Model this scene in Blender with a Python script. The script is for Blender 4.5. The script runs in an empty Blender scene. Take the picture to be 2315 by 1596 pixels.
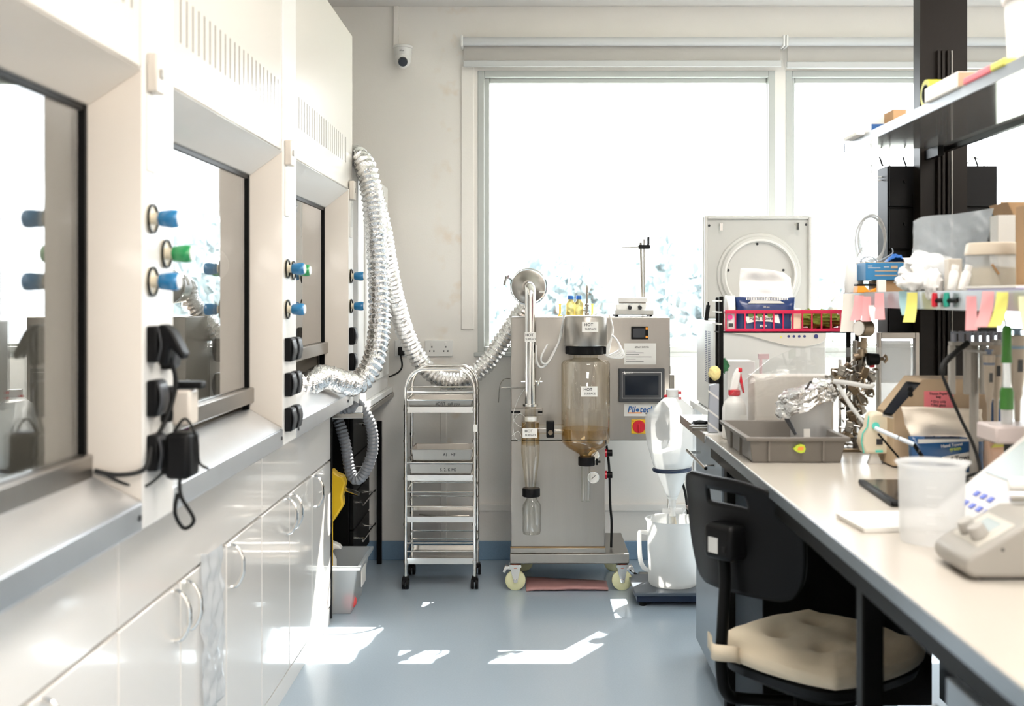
import bpy, math, random
from mathutils import Vector, Matrix, noise
random.seed(7)
PI = math.pi
# ---------------------------------------------------------------- camera, sky, sun, exposure
FP = 2500.0                      # focal length in pixels of the 2315 x 1596 frame
PX0, PY0, EYE = 1205.0, 672.0, 1.4
sc = bpy.context.scene
col = sc.collection
cam_d = bpy.data.cameras.new('camera')
cam = bpy.data.objects.new('camera', cam_d)
col.objects.link(cam)
cam.location = (0, 0, EYE)
cam.rotation_euler = (PI / 2, 0, 0)
cam_d.sensor_width = 36.0
cam_d.lens = 36.0 * FP / 2315.0
cam_d.shift_x = -(PX0 - 1157.5) / 2315.0
cam_d.shift_y = -(798.0 - PY0) / 2315.0
cam_d.clip_start = 0.05
cam_d.clip_end = 300
cam_d.dof.use_dof = True
cam_d.dof.focus_distance = 5.15
cam_d.dof.aperture_fstop = 3.2
sc.camera = cam

world = bpy.data.worlds.new('sky')
sc.world = world
world.use_nodes = True
wn = world.node_tree.nodes
bg = wn.get('Background')
bg.inputs[0].default_value = (0.90, 0.95, 1.0, 1)
bg.inputs[1].default_value = 3.6

sun_d = bpy.data.lights.new('sun', 'SUN')
sun_d.energy = 16.0
sun_d.angle = math.radians(0.53)
sun_d.color = (1.0, 0.95, 0.87)
sun = bpy.data.objects.new('sun', sun_d)
col.objects.link(sun)
sun.location = (4, 12, 12)
sun.rotation_euler = Vector((-0.60, -1.0, -1.48)).to_track_quat('-Z', 'Y').to_euler()
FILL_W = 7.5                     # emission of the added ceiling fill panels
vs = sc.view_settings
vs.view_transform = 'Standard'
vs.look = 'None'
vs.exposure = 1.16
vs.gamma = 1.0
vs.use_curve_mapping = False
sc.cycles.max_bounces = 10
sc.cycles.transparent_max_bounces = 24
sc.cycles.sample_clamp_indirect = 6.0
sc.cycles.caustics_reflective = False
sc.cycles.caustics_refractive = False

def X(px, Y): return (px - PX0) * Y / FP
def Z(py, Y): return EYE - (py - PY0) * Y / FP
def V(*a): return Vector(a)
def P(px, py, Y): return Vector((X(px, Y), Y, Z(py, Y)))

# ---------------------------------------------------------------- materials
MATS = {}
def mat(name, c, rough=0.5, metal=0.0, noise_amt=0.0, nscale=40.0, bump=0.0, bscale=60.0, coat=0.0,
        stretch=(1, 1, 1), spec=0.5, trans=0.0, c2=None, sss=0.0):
    if name in MATS: return MATS[name]
    m = bpy.data.materials.new(name); m.use_nodes = True
    nt = m.node_tree; b = nt.nodes['Principled BSDF']
    b.inputs['Base Color'].default_value = (*c, 1)
    b.inputs['Roughness'].default_value = rough
    b.inputs['Metallic'].default_value = metal
    b.inputs['Specular IOR Level'].default_value = spec
    b.inputs['Coat Weight'].default_value = coat
    b.inputs['Coat Roughness'].default_value = 0.06
    if sss: b.inputs['Subsurface Weight'].default_value = sss; b.inputs['Subsurface Scale'].default_value = 0.02
    if noise_amt or bump:
        tc = nt.nodes.new('ShaderNodeTexCoord'); mp = nt.nodes.new('ShaderNodeMapping')
        mp.inputs['Scale'].default_value = stretch
        nt.links.new(tc.outputs['Object'], mp.inputs[0])
    if noise_amt:
        n = nt.nodes.new('ShaderNodeTexNoise'); n.inputs['Scale'].default_value = nscale; n.inputs['Detail'].default_value = 4
        nt.links.new(mp.outputs[0], n.inputs['Vector'])
        mx = nt.nodes.new('ShaderNodeMix'); mx.data_type = 'RGBA'
        d = c2 or tuple(x * (1 - noise_amt) for x in c)
        mx.inputs[6].default_value = (*c, 1); mx.inputs[7].default_value = (*d, 1)
        nt.links.new(n.outputs['Fac'], mx.inputs[0]); nt.links.new(mx.outputs[2], b.inputs['Base Color'])
    if bump:
        n2 = nt.nodes.new('ShaderNodeTexNoise'); n2.inputs['Scale'].default_value = bscale; n2.inputs['Detail'].default_value = 3
        nt.links.new(mp.outputs[0], n2.inputs['Vector'])
        bp = nt.nodes.new('ShaderNodeBump'); bp.inputs['Strength'].default_value = bump; bp.inputs['Distance'].default_value = 0.01
        nt.links.new(n2.outputs['Fac'], bp.inputs['Height']); nt.links.new(bp.outputs[0], b.inputs['Normal'])
    MATS[name] = m
    return m

def glass(name, tint=(0.97, 0.98, 0.98), edge=None, ior=1.5, boost=1.0, rough=0.0, base=0.0):
    """clear sheet or blown glass: clear seen straight on, mirror-like and tinted towards grazing angles"""
    if name in MATS: return MATS[name]
    m = bpy.data.materials.new(name); m.use_nodes = True
    nt = m.node_tree; nt.nodes.remove(nt.nodes['Principled BSDF'])
    out = nt.nodes['Material Output']
    tr = nt.nodes.new('ShaderNodeBsdfTransparent'); gl = nt.nodes.new('ShaderNodeBsdfGlossy')
    gl.inputs['Roughness'].default_value = rough
    tr.inputs[0].default_value = (*tint, 1)
    if edge:
        lw = nt.nodes.new('ShaderNodeLayerWeight'); lw.inputs[0].default_value = 0.35
        mx = nt.nodes.new('ShaderNodeMix'); mx.data_type = 'RGBA'
        mx.inputs[6].default_value = (*tint, 1); mx.inputs[7].default_value = (*edge, 1)
        nt.links.new(lw.outputs['Facing'], mx.inputs[0]); nt.links.new(mx.outputs[2], tr.inputs[0])
    f0 = nt.nodes.new('ShaderNodeLayerWeight'); f0.inputs[0].default_value = 0.5
    pw = nt.nodes.new('ShaderNodeMath'); pw.operation = 'POWER'; pw.inputs[1].default_value = 4.5
    nt.links.new(f0.outputs['Facing'], pw.inputs[0])
    fr = nt.nodes.new('ShaderNodeMath'); fr.operation = 'MULTIPLY_ADD'; fr.inputs[1].default_value = 0.95; fr.inputs[2].default_value = 0.045
    nt.links.new(pw.outputs[0], fr.inputs[0])
    ma = nt.nodes.new('ShaderNodeMath'); ma.operation = 'MULTIPLY_ADD'; ma.use_clamp = True
    ma.inputs[1].default_value = boost; ma.inputs[2].default_value = base
    nt.links.new(fr.outputs[0], ma.inputs[0])
    mix = nt.nodes.new('ShaderNodeMixShader')
    nt.links.new(ma.outputs[0], mix.inputs[0]); nt.links.new(tr.outputs[0], mix.inputs[1]); nt.links.new(gl.outputs[0], mix.inputs[2])
    nt.links.new(mix.outputs[0], out.inputs[0])
    MATS[name] = m
    return m

def milky(name, c, clear=0.4, rough=0.35):
    """translucent plastic: part see-through, part diffusing"""
    if name in MATS: return MATS[name]
    m = bpy.data.materials.new(name); m.use_nodes = True
    nt = m.node_tree; b = nt.nodes['Principled BSDF']; out = nt.nodes['Material Output']
    b.inputs['Base Color'].default_value = (*c, 1); b.inputs['Roughness'].default_value = rough
    tl = nt.nodes.new('ShaderNodeBsdfTranslucent'); tl.inputs[0].default_value = (*c, 1)
    a = nt.nodes.new('ShaderNodeMixShader'); a.inputs[0].default_value = 0.45
    nt.links.new(b.outputs[0], a.inputs[1]); nt.links.new(tl.outputs[0], a.inputs[2])
    tr = nt.nodes.new('ShaderNodeBsdfTransparent')
    s = nt.nodes.new('ShaderNodeMixShader'); s.inputs[0].default_value = clear
    nt.links.new(a.outputs[0], s.inputs[1]); nt.links.new(tr.outputs[0], s.inputs[2])
    nt.links.new(s.outputs[0], out.inputs[0])
    MATS[name] = m
    return m

def emit(name, c, s):
    if name in MATS: return MATS[name]
    m = bpy.data.materials.new(name); m.use_nodes = True
    b = m.node_tree.nodes['Principled BSDF']
    b.inputs['Base Color'].default_value = (*c, 1)
    b.inputs['Emission Color'].default_value = (*c, 1); b.inputs['Emission Strength'].default_value = s
    MATS[name] = m
    return m

PAINT = mat('wall_paint', (0.82, 0.785, 0.745), 0.6, noise_amt=0.03, nscale=3, bump=0.05, bscale=120)
CEIL = mat('ceiling_paint', (0.80, 0.77, 0.74), 0.7, noise_amt=0.02, nscale=5)
def stained_wall():
    m = mat('back_wall_paint', (0.92, 0.885, 0.845), 0.55, noise_amt=0.06, nscale=1.6, c2=(0.89, 0.85, 0.80), bump=0.05, bscale=120)
    nt = m.node_tree; b = nt.nodes['Principled BSDF']
    tc = nt.nodes.new('ShaderNodeTexCoord')
    # damp stain patches left of the window and low on the wall
    src = b.inputs['Base Color'].links[0].from_socket
    n = nt.nodes.new('ShaderNodeTexNoise'); n.inputs['Scale'].default_value = 9; n.inputs['Detail'].default_value = 6
    nt.links.new(tc.outputs['Object'], n.inputs['Vector'])
    sep = nt.nodes.new('ShaderNodeSeparateXYZ'); nt.links.new(tc.outputs['Object'], sep.inputs[0])
    band = nt.nodes.new('ShaderNodeMath'); band.operation = 'SUBTRACT'; nt.links.new(sep.outputs[0], band.inputs[0]); band.inputs[1].default_value = -0.42
    ab = nt.nodes.new('ShaderNodeMath'); ab.operation = 'ABSOLUTE'; nt.links.new(band.outputs[0], ab.inputs[0])
    rm = nt.nodes.new('ShaderNodeMapRange'); rm.inputs[1].default_value = 0.02; rm.inputs[2].default_value = 0.14; rm.inputs[3].default_value = 0.42; rm.inputs[4].default_value = 0.0
    nt.links.new(ab.outputs[0], rm.inputs[0])
    rp = nt.nodes.new('ShaderNodeMapRange'); rp.inputs[1].default_value = 0.54; rp.inputs[2].default_value = 0.70
    nt.links.new(n.outputs['Fac'], rp.inputs[0])
    mu = nt.nodes.new('ShaderNodeMath'); mu.operation = 'MULTIPLY'; nt.links.new(rm.outputs[0], mu.inputs[0]); nt.links.new(rp.outputs[0], mu.inputs[1])
    mx = nt.nodes.new('ShaderNodeMix'); mx.data_type = 'RGBA'
    nt.links.new(mu.outputs[0], mx.inputs[0]); nt.links.new(src, mx.inputs[6]); mx.inputs[7].default_value = (0.78, 0.60, 0.42, 1)
    nt.links.new(mx.outputs[2], b.inputs['Base Color'])
    return m
BACKWALL = stained_wall()
FLOOR = mat('blue_vinyl_floor', (0.46, 0.555, 0.655), 0.22, noise_amt=0.14, nscale=160, bump=0.02, bscale=8)
SKIRT = mat('blue_vinyl_skirting', (0.24, 0.38, 0.55), 0.4, noise_amt=0.25, nscale=220)
FRAMEW = mat('window_frame_grey', (0.52, 0.54, 0.525), 0.4)
BLINDF = mat('roller_blind_fabric', (0.50, 0.475, 0.45), 0.8, bump=0.04, bscale=300)
BLINDM = mat('blind_metal', (0.60, 0.605, 0.61), 0.35)
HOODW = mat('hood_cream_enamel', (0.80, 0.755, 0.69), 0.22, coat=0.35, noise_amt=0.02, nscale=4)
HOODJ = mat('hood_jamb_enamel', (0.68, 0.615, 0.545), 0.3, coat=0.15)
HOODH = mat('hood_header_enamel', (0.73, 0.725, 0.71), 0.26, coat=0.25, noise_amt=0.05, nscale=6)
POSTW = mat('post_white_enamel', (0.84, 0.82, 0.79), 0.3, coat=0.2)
DOORW = mat('cabinet_door_gloss', (0.84, 0.80, 0.755), 0.16, coat=0.7, bump=0.012, bscale=3.0)
LINER = mat('hood_liner_grey', (0.42, 0.385, 0.335), 0.5)
STEEL = mat('brushed_steel', (0.38, 0.355, 0.325), 0.34, 1.0, noise_amt=0.10, nscale=6, bump=0.03, bscale=40, stretch=(6, 6, 0.3))
SILL = mat('sill_steel', (0.84, 0.85, 0.87), 0.38, 1.0, noise_amt=0.10, nscale=8, bump=0.02, bscale=30)
CHROME = mat('chrome', (0.78, 0.76, 0.73), 0.12, 1.0)
DARKST = mat('dull_steel', (0.30, 0.28, 0.25), 0.35, 1.0, noise_amt=0.3, nscale=40)
BRASS = mat('worn_clamp_metal', (0.30, 0.235, 0.165), 0.33, 1.0, noise_amt=0.45, nscale=60)
FOIL = mat('aluminium_foil', (0.86, 0.85, 0.84), 0.22, 1.0, bump=0.55, bscale=70)
BLACKP = mat('black_plastic', (0.0045, 0.0045, 0.005), 0.42, spec=0.16)
BLACKM = mat('black_metal', (0.003, 0.003, 0.003), 0.42, spec=0.12)
BROWNM = mat('dark_column_metal', (0.010, 0.0075, 0.006), 0.36, spec=0.16)
RUBBER = mat('black_rubber', (0.007, 0.007, 0.007), 0.6, spec=0.3)
BLUEK = mat('blue_knob_plastic', (0.02, 0.21, 0.46), 0.25, coat=0.4)
GREENK = mat('green_knob_plastic', (0.02, 0.30, 0.09), 0.25, coat=0.4)
WHITEP = mat('white_plastic', (0.84, 0.83, 0.81), 0.35)
CREAMP = mat('cream_plastic', (0.76, 0.68, 0.53), 0.4)
PAPER = mat('paper', (0.86, 0.84, 0.80), 0.7, bump=0.05, bscale=20)
WIPE = mat('white_wipe_cloth', (0.88, 0.87, 0.86), 0.85, bump=0.15, bscale=35)
BENCH = mat('bench_cream_laminate', (0.58, 0.535, 0.475), 0.22, noise_amt=0.03, nscale=6)
EDGE = mat('bench_edge_grey', (0.30, 0.34, 0.38), 0.3, 0.6)
GREYCAB = mat('grey_cabinet_metal', (0.33, 0.38, 0.43), 0.35, 0.35)
GREYTRAY = mat('grey_tray_plastic', (0.20, 0.18, 0.16), 0.45, noise_amt=0.1, nscale=30)
GREYHOSE = mat('grey_hose', (0.17, 0.175, 0.19), 0.4)
YELLOW = mat('yellow_plastic', (0.85, 0.52, 0.02), 0.35)
ORANGE = mat('orange_plastic', (0.85, 0.33, 0.03), 0.35)
RED = mat('red_plastic', (0.62, 0.012, 0.03), 0.3)
CRIMSON = mat('crimson_basket_plastic', (0.58, 0.008, 0.065), 0.3)
NAVY = mat('navy_pack_film', (0.012, 0.035, 0.14), 0.25, bump=0.15, bscale=25)
BLUEB = mat('blue_carton', (0.03, 0.20, 0.42), 0.5)
BLUEG = mat('blue_nitrile', (0.02, 0.17, 0.62), 0.45)
KRAFT = mat('kraft_card', (0.56, 0.42, 0.28), 0.75, noise_amt=0.12, nscale=30)
BROWNC = mat('brown_card', (0.46, 0.28, 0.14), 0.75, noise_amt=0.12, nscale=30)
PINKN = mat('pink_sticky_paper', (0.80, 0.37, 0.385), 0.7)
PINKH = mat('hot_pink_sticky_paper', (0.92, 0.24, 0.28), 0.7)
YELN = mat('yellow_sticky_paper', (0.72, 0.68, 0.17), 0.7)
BLUN = mat('pale_blue_sticky_paper', (0.36, 0.56, 0.60), 0.7)
GREYP = mat('grey_plastic', (0.42, 0.40, 0.37), 0.45)
LGREY = mat('light_grey_enamel', (0.66, 0.655, 0.63), 0.4)
DGREY = mat('dark_grey_plastic', (0.035, 0.037, 0.042), 0.4)
PIPB = mat('pipette_beige', (0.50, 0.43, 0.35), 0.45)
TEAL = mat('teal_plastic', (0.10, 0.62, 0.52), 0.4)
GREENT = mat('green_grip', (0.05, 0.22, 0.03), 0.4)
OLIVE = mat('olive_cloth', (0.20, 0.26, 0.035), 0.9, bump=0.4, bscale=40)
SPONGE = mat('yellow_sponge', (0.86, 0.72, 0.32), 0.95, bump=0.5, bscale=120)
CASTW = mat('cream_nylon_wheel', (0.80, 0.78, 0.48), 0.4)
PINKM = mat('pink_mat', (0.55, 0.29, 0.28), 0.6, noise_amt=0.2, nscale=30)
CUSH = mat('cushion_linen', (0.76, 0.65, 0.49), 0.9, bump=0.12, bscale=200)
SCREEN = mat('dark_screen', (0.012, 0.016, 0.024), 0.12)
LCD = mat('grey_lcd', (0.40, 0.46, 0.47), 0.25)
INK = mat('ink', (0.012, 0.012, 0.016), 0.6)
INKB = mat('blue_ink', (0.02, 0.10, 0.30), 0.5)
INKO = mat('orange_ink', (0.85, 0.30, 0.06), 0.5)
PURPLE = mat('purple_card', (0.16, 0.02, 0.13), 0.5)
GLASSP = glass('window_glass', (0.99, 0.995, 0.99), boost=0.8)
SASHG = glass('sash_glass', (0.90, 0.91, 0.90), boost=1.9, base=0.02)
CLEARG = glass('clear_glassware', (0.965, 0.965, 0.95), edge=(0.60, 0.59, 0.56), boost=1.0, base=0.02)
AMBERG = glass('residue_glassware', (1.0, 0.985, 0.96), edge=(0.93, 0.85, 0.70), boost=1.0, base=0.03)
ACRYL = glass('acrylic_sheet', (0.95, 0.955, 0.955), boost=0.8, base=0.03)
FROST = milky('frosted_glass', (0.82, 0.83, 0.83), 0.60, 0.25)
MILK = milky('milky_plastic', (0.86, 0.865, 0.86), 0.22)
MILKC = milky('clear_milky_plastic', (0.80, 0.83, 0.85), 0.60)
BAGP = milky('clear_bag_film', (0.84, 0.89, 0.94), 0.70, 0.12)

# ---------------------------------------------------------------- mesh building
class MB:
    def __init__(s): s.v = []; s.f = []
    def add(s, vs_, fs):
        b = len(s.v); s.v += [Vector(p) for p in vs_]; s.f += [tuple(b + i for i in f) for f in fs]; return s
    def box(s, x0, x1, y0, y1, z0, z1, M=None):
        x0, x1 = min(x0, x1), max(x0, x1); y0, y1 = min(y0, y1), max(y0, y1); z0, z1 = min(z0, z1), max(z0, z1)
        p = [V(x, y, z) for z in (z0, z1) for x, y in ((x0, y0), (x1, y0), (x1, y1), (x0, y1))]
        if M is not None: p = [M @ q for q in p]
        return s.add(p, [(3, 2, 1, 0), (4, 5, 6, 7), (0, 1, 5, 4), (1, 2, 6, 5), (2, 3, 7, 6), (3, 0, 4, 7)])
    def hexa(s, p):                       # 8 points: bottom loop, top loop
        return s.add(p, [(3, 2, 1, 0), (4, 5, 6, 7), (0, 1, 5, 4), (1, 2, 6, 5), (2, 3, 7, 6), (3, 0, 4, 7)])
    def quad(s, *p): return s.add(p, [tuple(range(len(p)))])
    def rings(s, rings, closed_u=True, cap=True, closed_v=False):
        n = len(rings[0]); b = len(s.v)
        for r in rings: s.v += [Vector(p) for p in r]
        m = len(rings)
        for i in range(m if closed_v else m - 1):
            for j in range(n if closed_u else n - 1):
                a = b + i * n + j; c = b + i * n + (j + 1) % n
                d = b + ((i + 1) % m) * n + (j + 1) % n; e = b + ((i + 1) % m) * n + j
                s.f.append((a, c, d, e))
        if cap and closed_u and not closed_v:
            s.f.append(tuple(b + j for j in range(n))[::-1]); s.f.append(tuple(b + (m - 1) * n + j for j in range(n)))
        return s
    def tube(s, path, r, n=8, closed=False, cap=True):
        path = [Vector(p) for p in path]; m = len(path); rr = r if isinstance(r, (list, tuple)) else [r] * m
        up = None; rings = []
        for i in range(m):
            if closed: t = path[(i + 1) % m] - path[i - 1]
            else: t = path[min(i + 1, m - 1)] - path[max(i - 1, 0)]
            if t.length < 1e-9: t = Vector((0, 0, 1))
            t.normalize()
            if up is None:
                up = Vector((0, 0, 1)) if abs(t.z) < 0.9 else Vector((1, 0, 0))
            up = up - t * up.dot(t)
            if up.length < 1e-6: up = t.orthogonal()
            up.normalize(); w = t.cross(up)
            rings.append([path[i] + (up * math.cos(2 * PI * k / n) + w * math.sin(2 * PI * k / n)) * rr[i] for k in range(n)])
        return s.rings(rings, True, cap, closed)
    def cyl(s, p0, p1, r0, r1=None, n=20):
        return s.tube([p0, p1], [r0, r0 if r1 is None else r1], n)
    def lathe(s, prof, c=(0, 0, 0), n=32, M=None, cap=True):
        c = Vector(c); rings = []
        for r, z in prof:
            ring = [Vector((r * math.cos(2 * PI * k / n), r * math.sin(2 * PI * k / n), z)) for k in range(n)]
            rings.append([c + (M @ p if M is not None else p) for p in ring])
        return s.rings(rings, True, cap)
    def prism(s, pts, a, b, axis='y'):    # polygon extruded along an axis; pts are the other two coordinates in order
        def w(p, t):
            return V(t, p[0], p[1]) if axis == 'x' else V(p[0], t, p[1]) if axis == 'y' else V(p[0], p[1], t)
        n = len(pts)
        return s.add([w(p, a) for p in pts] + [w(p, b) for p in pts],
                     [tuple(range(n))[::-1], tuple(range(n, 2 * n))] + [(i, (i + 1) % n, n + (i + 1) % n, n + i) for i in range(n)])
    def grid(s, fn, nu, nv, closed_u=False):
        b = len(s.v); w = nu if closed_u else nu + 1
        for j in range(nv + 1):
            for i in range(w): s.v.append(Vector(fn(i / nu, j / nv)))
        for j in range(nv):
            for i in range(nu):
                k = (i + 1) % w
                s.f.append((b + j * w + i, b + j * w + k, b + (j + 1) * w + k, b + (j + 1) * w + i))
        return s
    def sphere(s, c, r, n=16, m=10, sq=(1, 1, 1)):
        c = Vector(c)
        prof = [(max(math.sin(PI * k / m), 1e-3), -math.cos(PI * k / m)) for k in range(m + 1)]
        rings = [[c + Vector((r * sq[0] * q * math.cos(2 * PI * j / n), r * sq[1] * q * math.sin(2 * PI * j / n), r * sq[2] * z)) for j in range(n)] for q, z in prof]
        return s.rings(rings)
    def xf(s, M): s.v = [M @ p for p in s.v]; return s
    def build(s, name, m, parent=None, bevel=0.0, smooth=40, solid=0.0, origin=None, seg=2, sub=0):
        if parent is not None: o0 = wloc(parent)
        elif origin is not None: o0 = Vector(origin)
        else:
            lo = [min(p[i] for p in s.v) for i in range(3)]; hi = [max(p[i] for p in s.v) for i in range(3)]
            o0 = V((lo[0] + hi[0]) / 2, (lo[1] + hi[1]) / 2, lo[2])
        me = bpy.data.meshes.new(name)
        me.from_pydata([tuple(p - o0) for p in s.v], [], s.f)
        me.validate()
        import bmesh
        bm = bmesh.new(); bm.from_mesh(me)
        if len(bm.faces) < 60000: bmesh.ops.recalc_face_normals(bm, faces=bm.faces)
        bm.to_mesh(me); bm.free()
        me.materials.append(m)
        if smooth:
            me.polygons.foreach_set('use_smooth', [True] * len(me.polygons))
            me.set_sharp_from_angle(angle=math.radians(smooth))
        o = bpy.data.objects.new(name, me); col.objects.link(o)
        if parent is not None: o.parent = parent
        else: o.location = o0
        if solid:
            md = o.modifiers.new('solidify', 'SOLIDIFY'); md.thickness = solid; md.offset = 0
        if bevel:
            md = o.modifiers.new('bevel', 'BEVEL'); md.width = bevel; md.segments = seg; md.limit_method = 'ANGLE'; md.angle_limit = math.radians(40)
        if sub:
            md = o.modifiers.new('subdiv', 'SUBSURF'); md.levels = sub; md.render_levels = sub
        return o

def wloc(o):
    p = Vector((0, 0, 0))
    while o is not None: p += o.location; o = o.parent
    return p
def tag(o, label, cat, group=None):
    o['label'] = label; o['category'] = cat
    if group: o['group'] = group
    return o
def thing(name, label, cat, loc, group=None):
    o = bpy.data.objects.new(name, None); col.objects.link(o); o.location = loc; o.empty_display_size = 0.05
    return tag(o, label, cat, group)
def struct(o): o['kind'] = 'structure'; return o
def lab(o, label): o['label'] = label; return o
def copy_tree(o, parent=None):
    c = o.copy(); col.objects.link(c)
    if parent is not None: c.parent = parent
    for ch in list(o.children): copy_tree(ch, c)
    return c
def spline(pts, n=12, closed=False):
    pts = [Vector(p) for p in pts]; m = len(pts); out = []
    for i in range(m if closed else m - 1):
        if closed: p0, p1, p2, p3 = pts[i - 1], pts[i], pts[(i + 1) % m], pts[(i + 2) % m]
        else: p0, p1, p2, p3 = pts[max(i - 1, 0)], pts[i], pts[i + 1], pts[min(i + 2, m - 1)]
        for k in range(n):
            t = k / n
            out.append(0.5 * ((2 * p1) + (p2 - p0) * t + (2 * p0 - 5 * p1 + 4 * p2 - p3) * t * t + (3 * p1 - p0 - 3 * p2 + p3) * t ** 3))
    if not closed: out.append(pts[-1])
    return out
def resample(pts, step):
    d = [0.0]
    for a, b in zip(pts, pts[1:]): d.append(d[-1] + (b - a).length)
    n = max(2, int(d[-1] / step)); out = []; j = 0
    for i in range(n + 1):
        t = d[-1] * i / n
        while j < len(pts) - 2 and d[j + 1] < t: j += 1
        out.append(pts[j].lerp(pts[j + 1], (t - d[j]) / max(d[j + 1] - d[j], 1e-9)))
    return out
FACE_CAM = Matrix(((1, 0, 0), (0, 0, -1), (0, 1, 0)))      # text plane facing -y
FACE_AISLE_R = Matrix(((0, 0, 1), (1, 0, 0), (0, 1, 0)))   # facing +x
FACE_AISLE_L = Matrix(((0, 0, -1), (-1, 0, 0), (0, 1, 0))) # facing -x
def text(name, body, size, loc, R, m, parent, align='CENTER', ext=0.0004, sx=1.0, bold=0.0):
    cu = bpy.data.curves.new(name, 'FONT'); cu.body = body; cu.size = size; cu.align_x = align; cu.align_y = 'CENTER'
    cu.extrude = ext; cu.offset = bold; cu.resolution_u = 3
    t = bpy.data.objects.new(name, cu); col.objects.link(t)
    bpy.context.view_layer.update()
    me = bpy.data.meshes.new_from_object(t.evaluated_get(bpy.context.evaluated_depsgraph_get()))
    bpy.data.objects.remove(t)
    o0 = wloc(parent); R4 = R.to_4x4(); L = Vector(loc)
    for v in me.vertices: v.co = L + (R4 @ Vector((v.co.x * sx, v.co.y, v.co.z))) - o0
    me.name = name; me.materials.clear(); me.materials.append(m)
    o = bpy.data.objects.new(name, me); col.objects.link(o); o.parent = parent
    return o
# ================================================================ THE ROOM
YW, ZC, XL, XR, YN = 5.90, 2.95, -1.66, 4.0, -3.0
struct(MB().box(XL - .1, XR + .1, YN - .1, YW + .07, -0.1, 0).build('floor', FLOOR, smooth=0))
struct(MB().box(XL - .1, XR + .1, YN - .1, YW + .07, ZC, ZC + .1).build('ceiling', CEIL, smooth=0))
struct(MB().box(XL - .1, XL, YN, YW, 0, ZC).build('wall_left', PAINT, smooth=0))
struct(MB().box(XR, XR + .1, YN, YW, 0, ZC).build('wall_right', PAINT, smooth=0))
struct(MB().box(XL - .1, XR + .1, YN - .1, YN, 0, ZC).build('wall_front', PAINT, smooth=0))
# back wall with two openings
wx0, wx1 = X(1080, YW), X(1752, YW); wz0, wz1 = Z(798, YW), Z(160, YW)
vx0, vx1 = X(1776, YW), 3.55
b = MB()
b.box(XL - .1, wx0, YW, YW + .07, 0, ZC); b.box(wx0, XR + .1, YW, YW + .07, 0, wz0); b.box(wx0, XR + .1, YW, YW + .07, wz1, ZC)
b.box(wx1, vx0, YW, YW + .07, wz0, wz1); b.box(vx1, XR + .1, YW, YW + .07, wz0, wz1)
struct(b.build('wall_back', BACKWALL, smooth=0, origin=(0, 0, 0)))
def window(n, x0, x1, px_in):
    z0, z1 = wz0, wz1; y0, y1 = YW + .025, YW + .06
    f = MB(); a, c, d, e = px_in
    f.box(x0, a, y0, y1, z0, z1); f.box(c, x1, y0, y1, z0, z1); f.box(a, c, y0, y1, z0, d); f.box(a, c, y0, y1, e, z1)
    w = struct(f.build('window_%d' % n, FRAMEW, bevel=.006, smooth=0))
    g = MB()                                       # raised outer rim of the frame
    t = .035
    for bx in ((x0, x0 + t, z0, z1), (x1 - t, x1, z0, z1)): g.box(bx[0], bx[1], y0 - .03, y0, bx[2], bx[3])
    g.box(x0 + t, x1 - t, y0 - .03, y0, z0, z0 + t); g.box(x0 + t, x1 - t, y0 - .03, y0, z1 - t, z1)
    g.build('outer_rim', FRAMEW, w, bevel=.004, smooth=0)
    MB().box(a, c, y0 + .012, y0 + .020, d, e).build('glass_pane', GLASSP, w, smooth=0)
    s = MB().box(x0 - .02, x1 + .02, YW - .015, YW + .025, z0 - .02, z0 + .004)
    s.build('window_sill', FRAMEW, w, bevel=.004, smooth=0)
    return w
window(1, wx0, wx1, (X(1107, 5.925), X(1733, 5.925), Z(776, 5.925), Z(188, 5.925)))
window(2, vx0, vx1, (X(1797, 5.925), vx1 - .1, Z(776, 5.925), Z(188, 5.925)))
struct(MB().box(XL, XR, YW - .012, YW, 0, Z(1222, YW)).build('baseboard_back', SKIRT, bevel=.004, smooth=0))
struct(MB().box(X(1070, YW), XR, YW - .02, YW, Z(1154, YW), Z(1138, YW)).build('trim_1', BACKWALL, bevel=.003, smooth=0))
struct(MB().box(X(1043, YW), X(1072, YW), YW - .012, YW, Z(745, YW), Z(150, YW)).build('trim_2', BACKWALL, bevel=.004, smooth=0))
struct(MB().box(X(996, YW), X(1010, YW), YW - .012, YW, Z(1222, YW), Z(822, YW)).build('trim_3', BACKWALL, bevel=.004, smooth=0))

# ---- roller blinds
def blind(px0, px1, label, fab, xend=None):
    Y = YW - .07
    x0 = X(px0, Y); x1 = xend or X(px1, Y)
    r = thing('roller_blind', label, 'window blind', ((x0 + x1) / 2, Y, Z(150, Y)), 'roller blinds over the windows')
    zr = Z(94, Y)
    MB().cyl((x0 + .012, Y, zr), (x1 - .012, Y, zr), .023, n=24).build('roll', BLINDM, r)
    MB().box(x0 + .016, x1 - .016, Y + .018, Y + .0205, Z(fab, Y), zr).build('fabric', BLINDF, r, smooth=0)
    MB().box(x0 + .012, x1 - .012, Y + .010, Y + .026, Z(fab + 15, Y), Z(fab, Y)).build('bottom_bar', BLINDM, r, bevel=.004)
    for xe in (x0, x1 - .012):
        MB().box(xe, xe + .012, Y - .03, YW, zr - .03, zr + .03).build('bracket', WHITEP, r, bevel=.004)
    return r
blind(1042, 1773, 'grey roller blind rolled up above the wide window behind the steel dryer', 135)
blind(1775, 2600, 'grey roller blind above the right window behind the black column', 138, 3.6)

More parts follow.
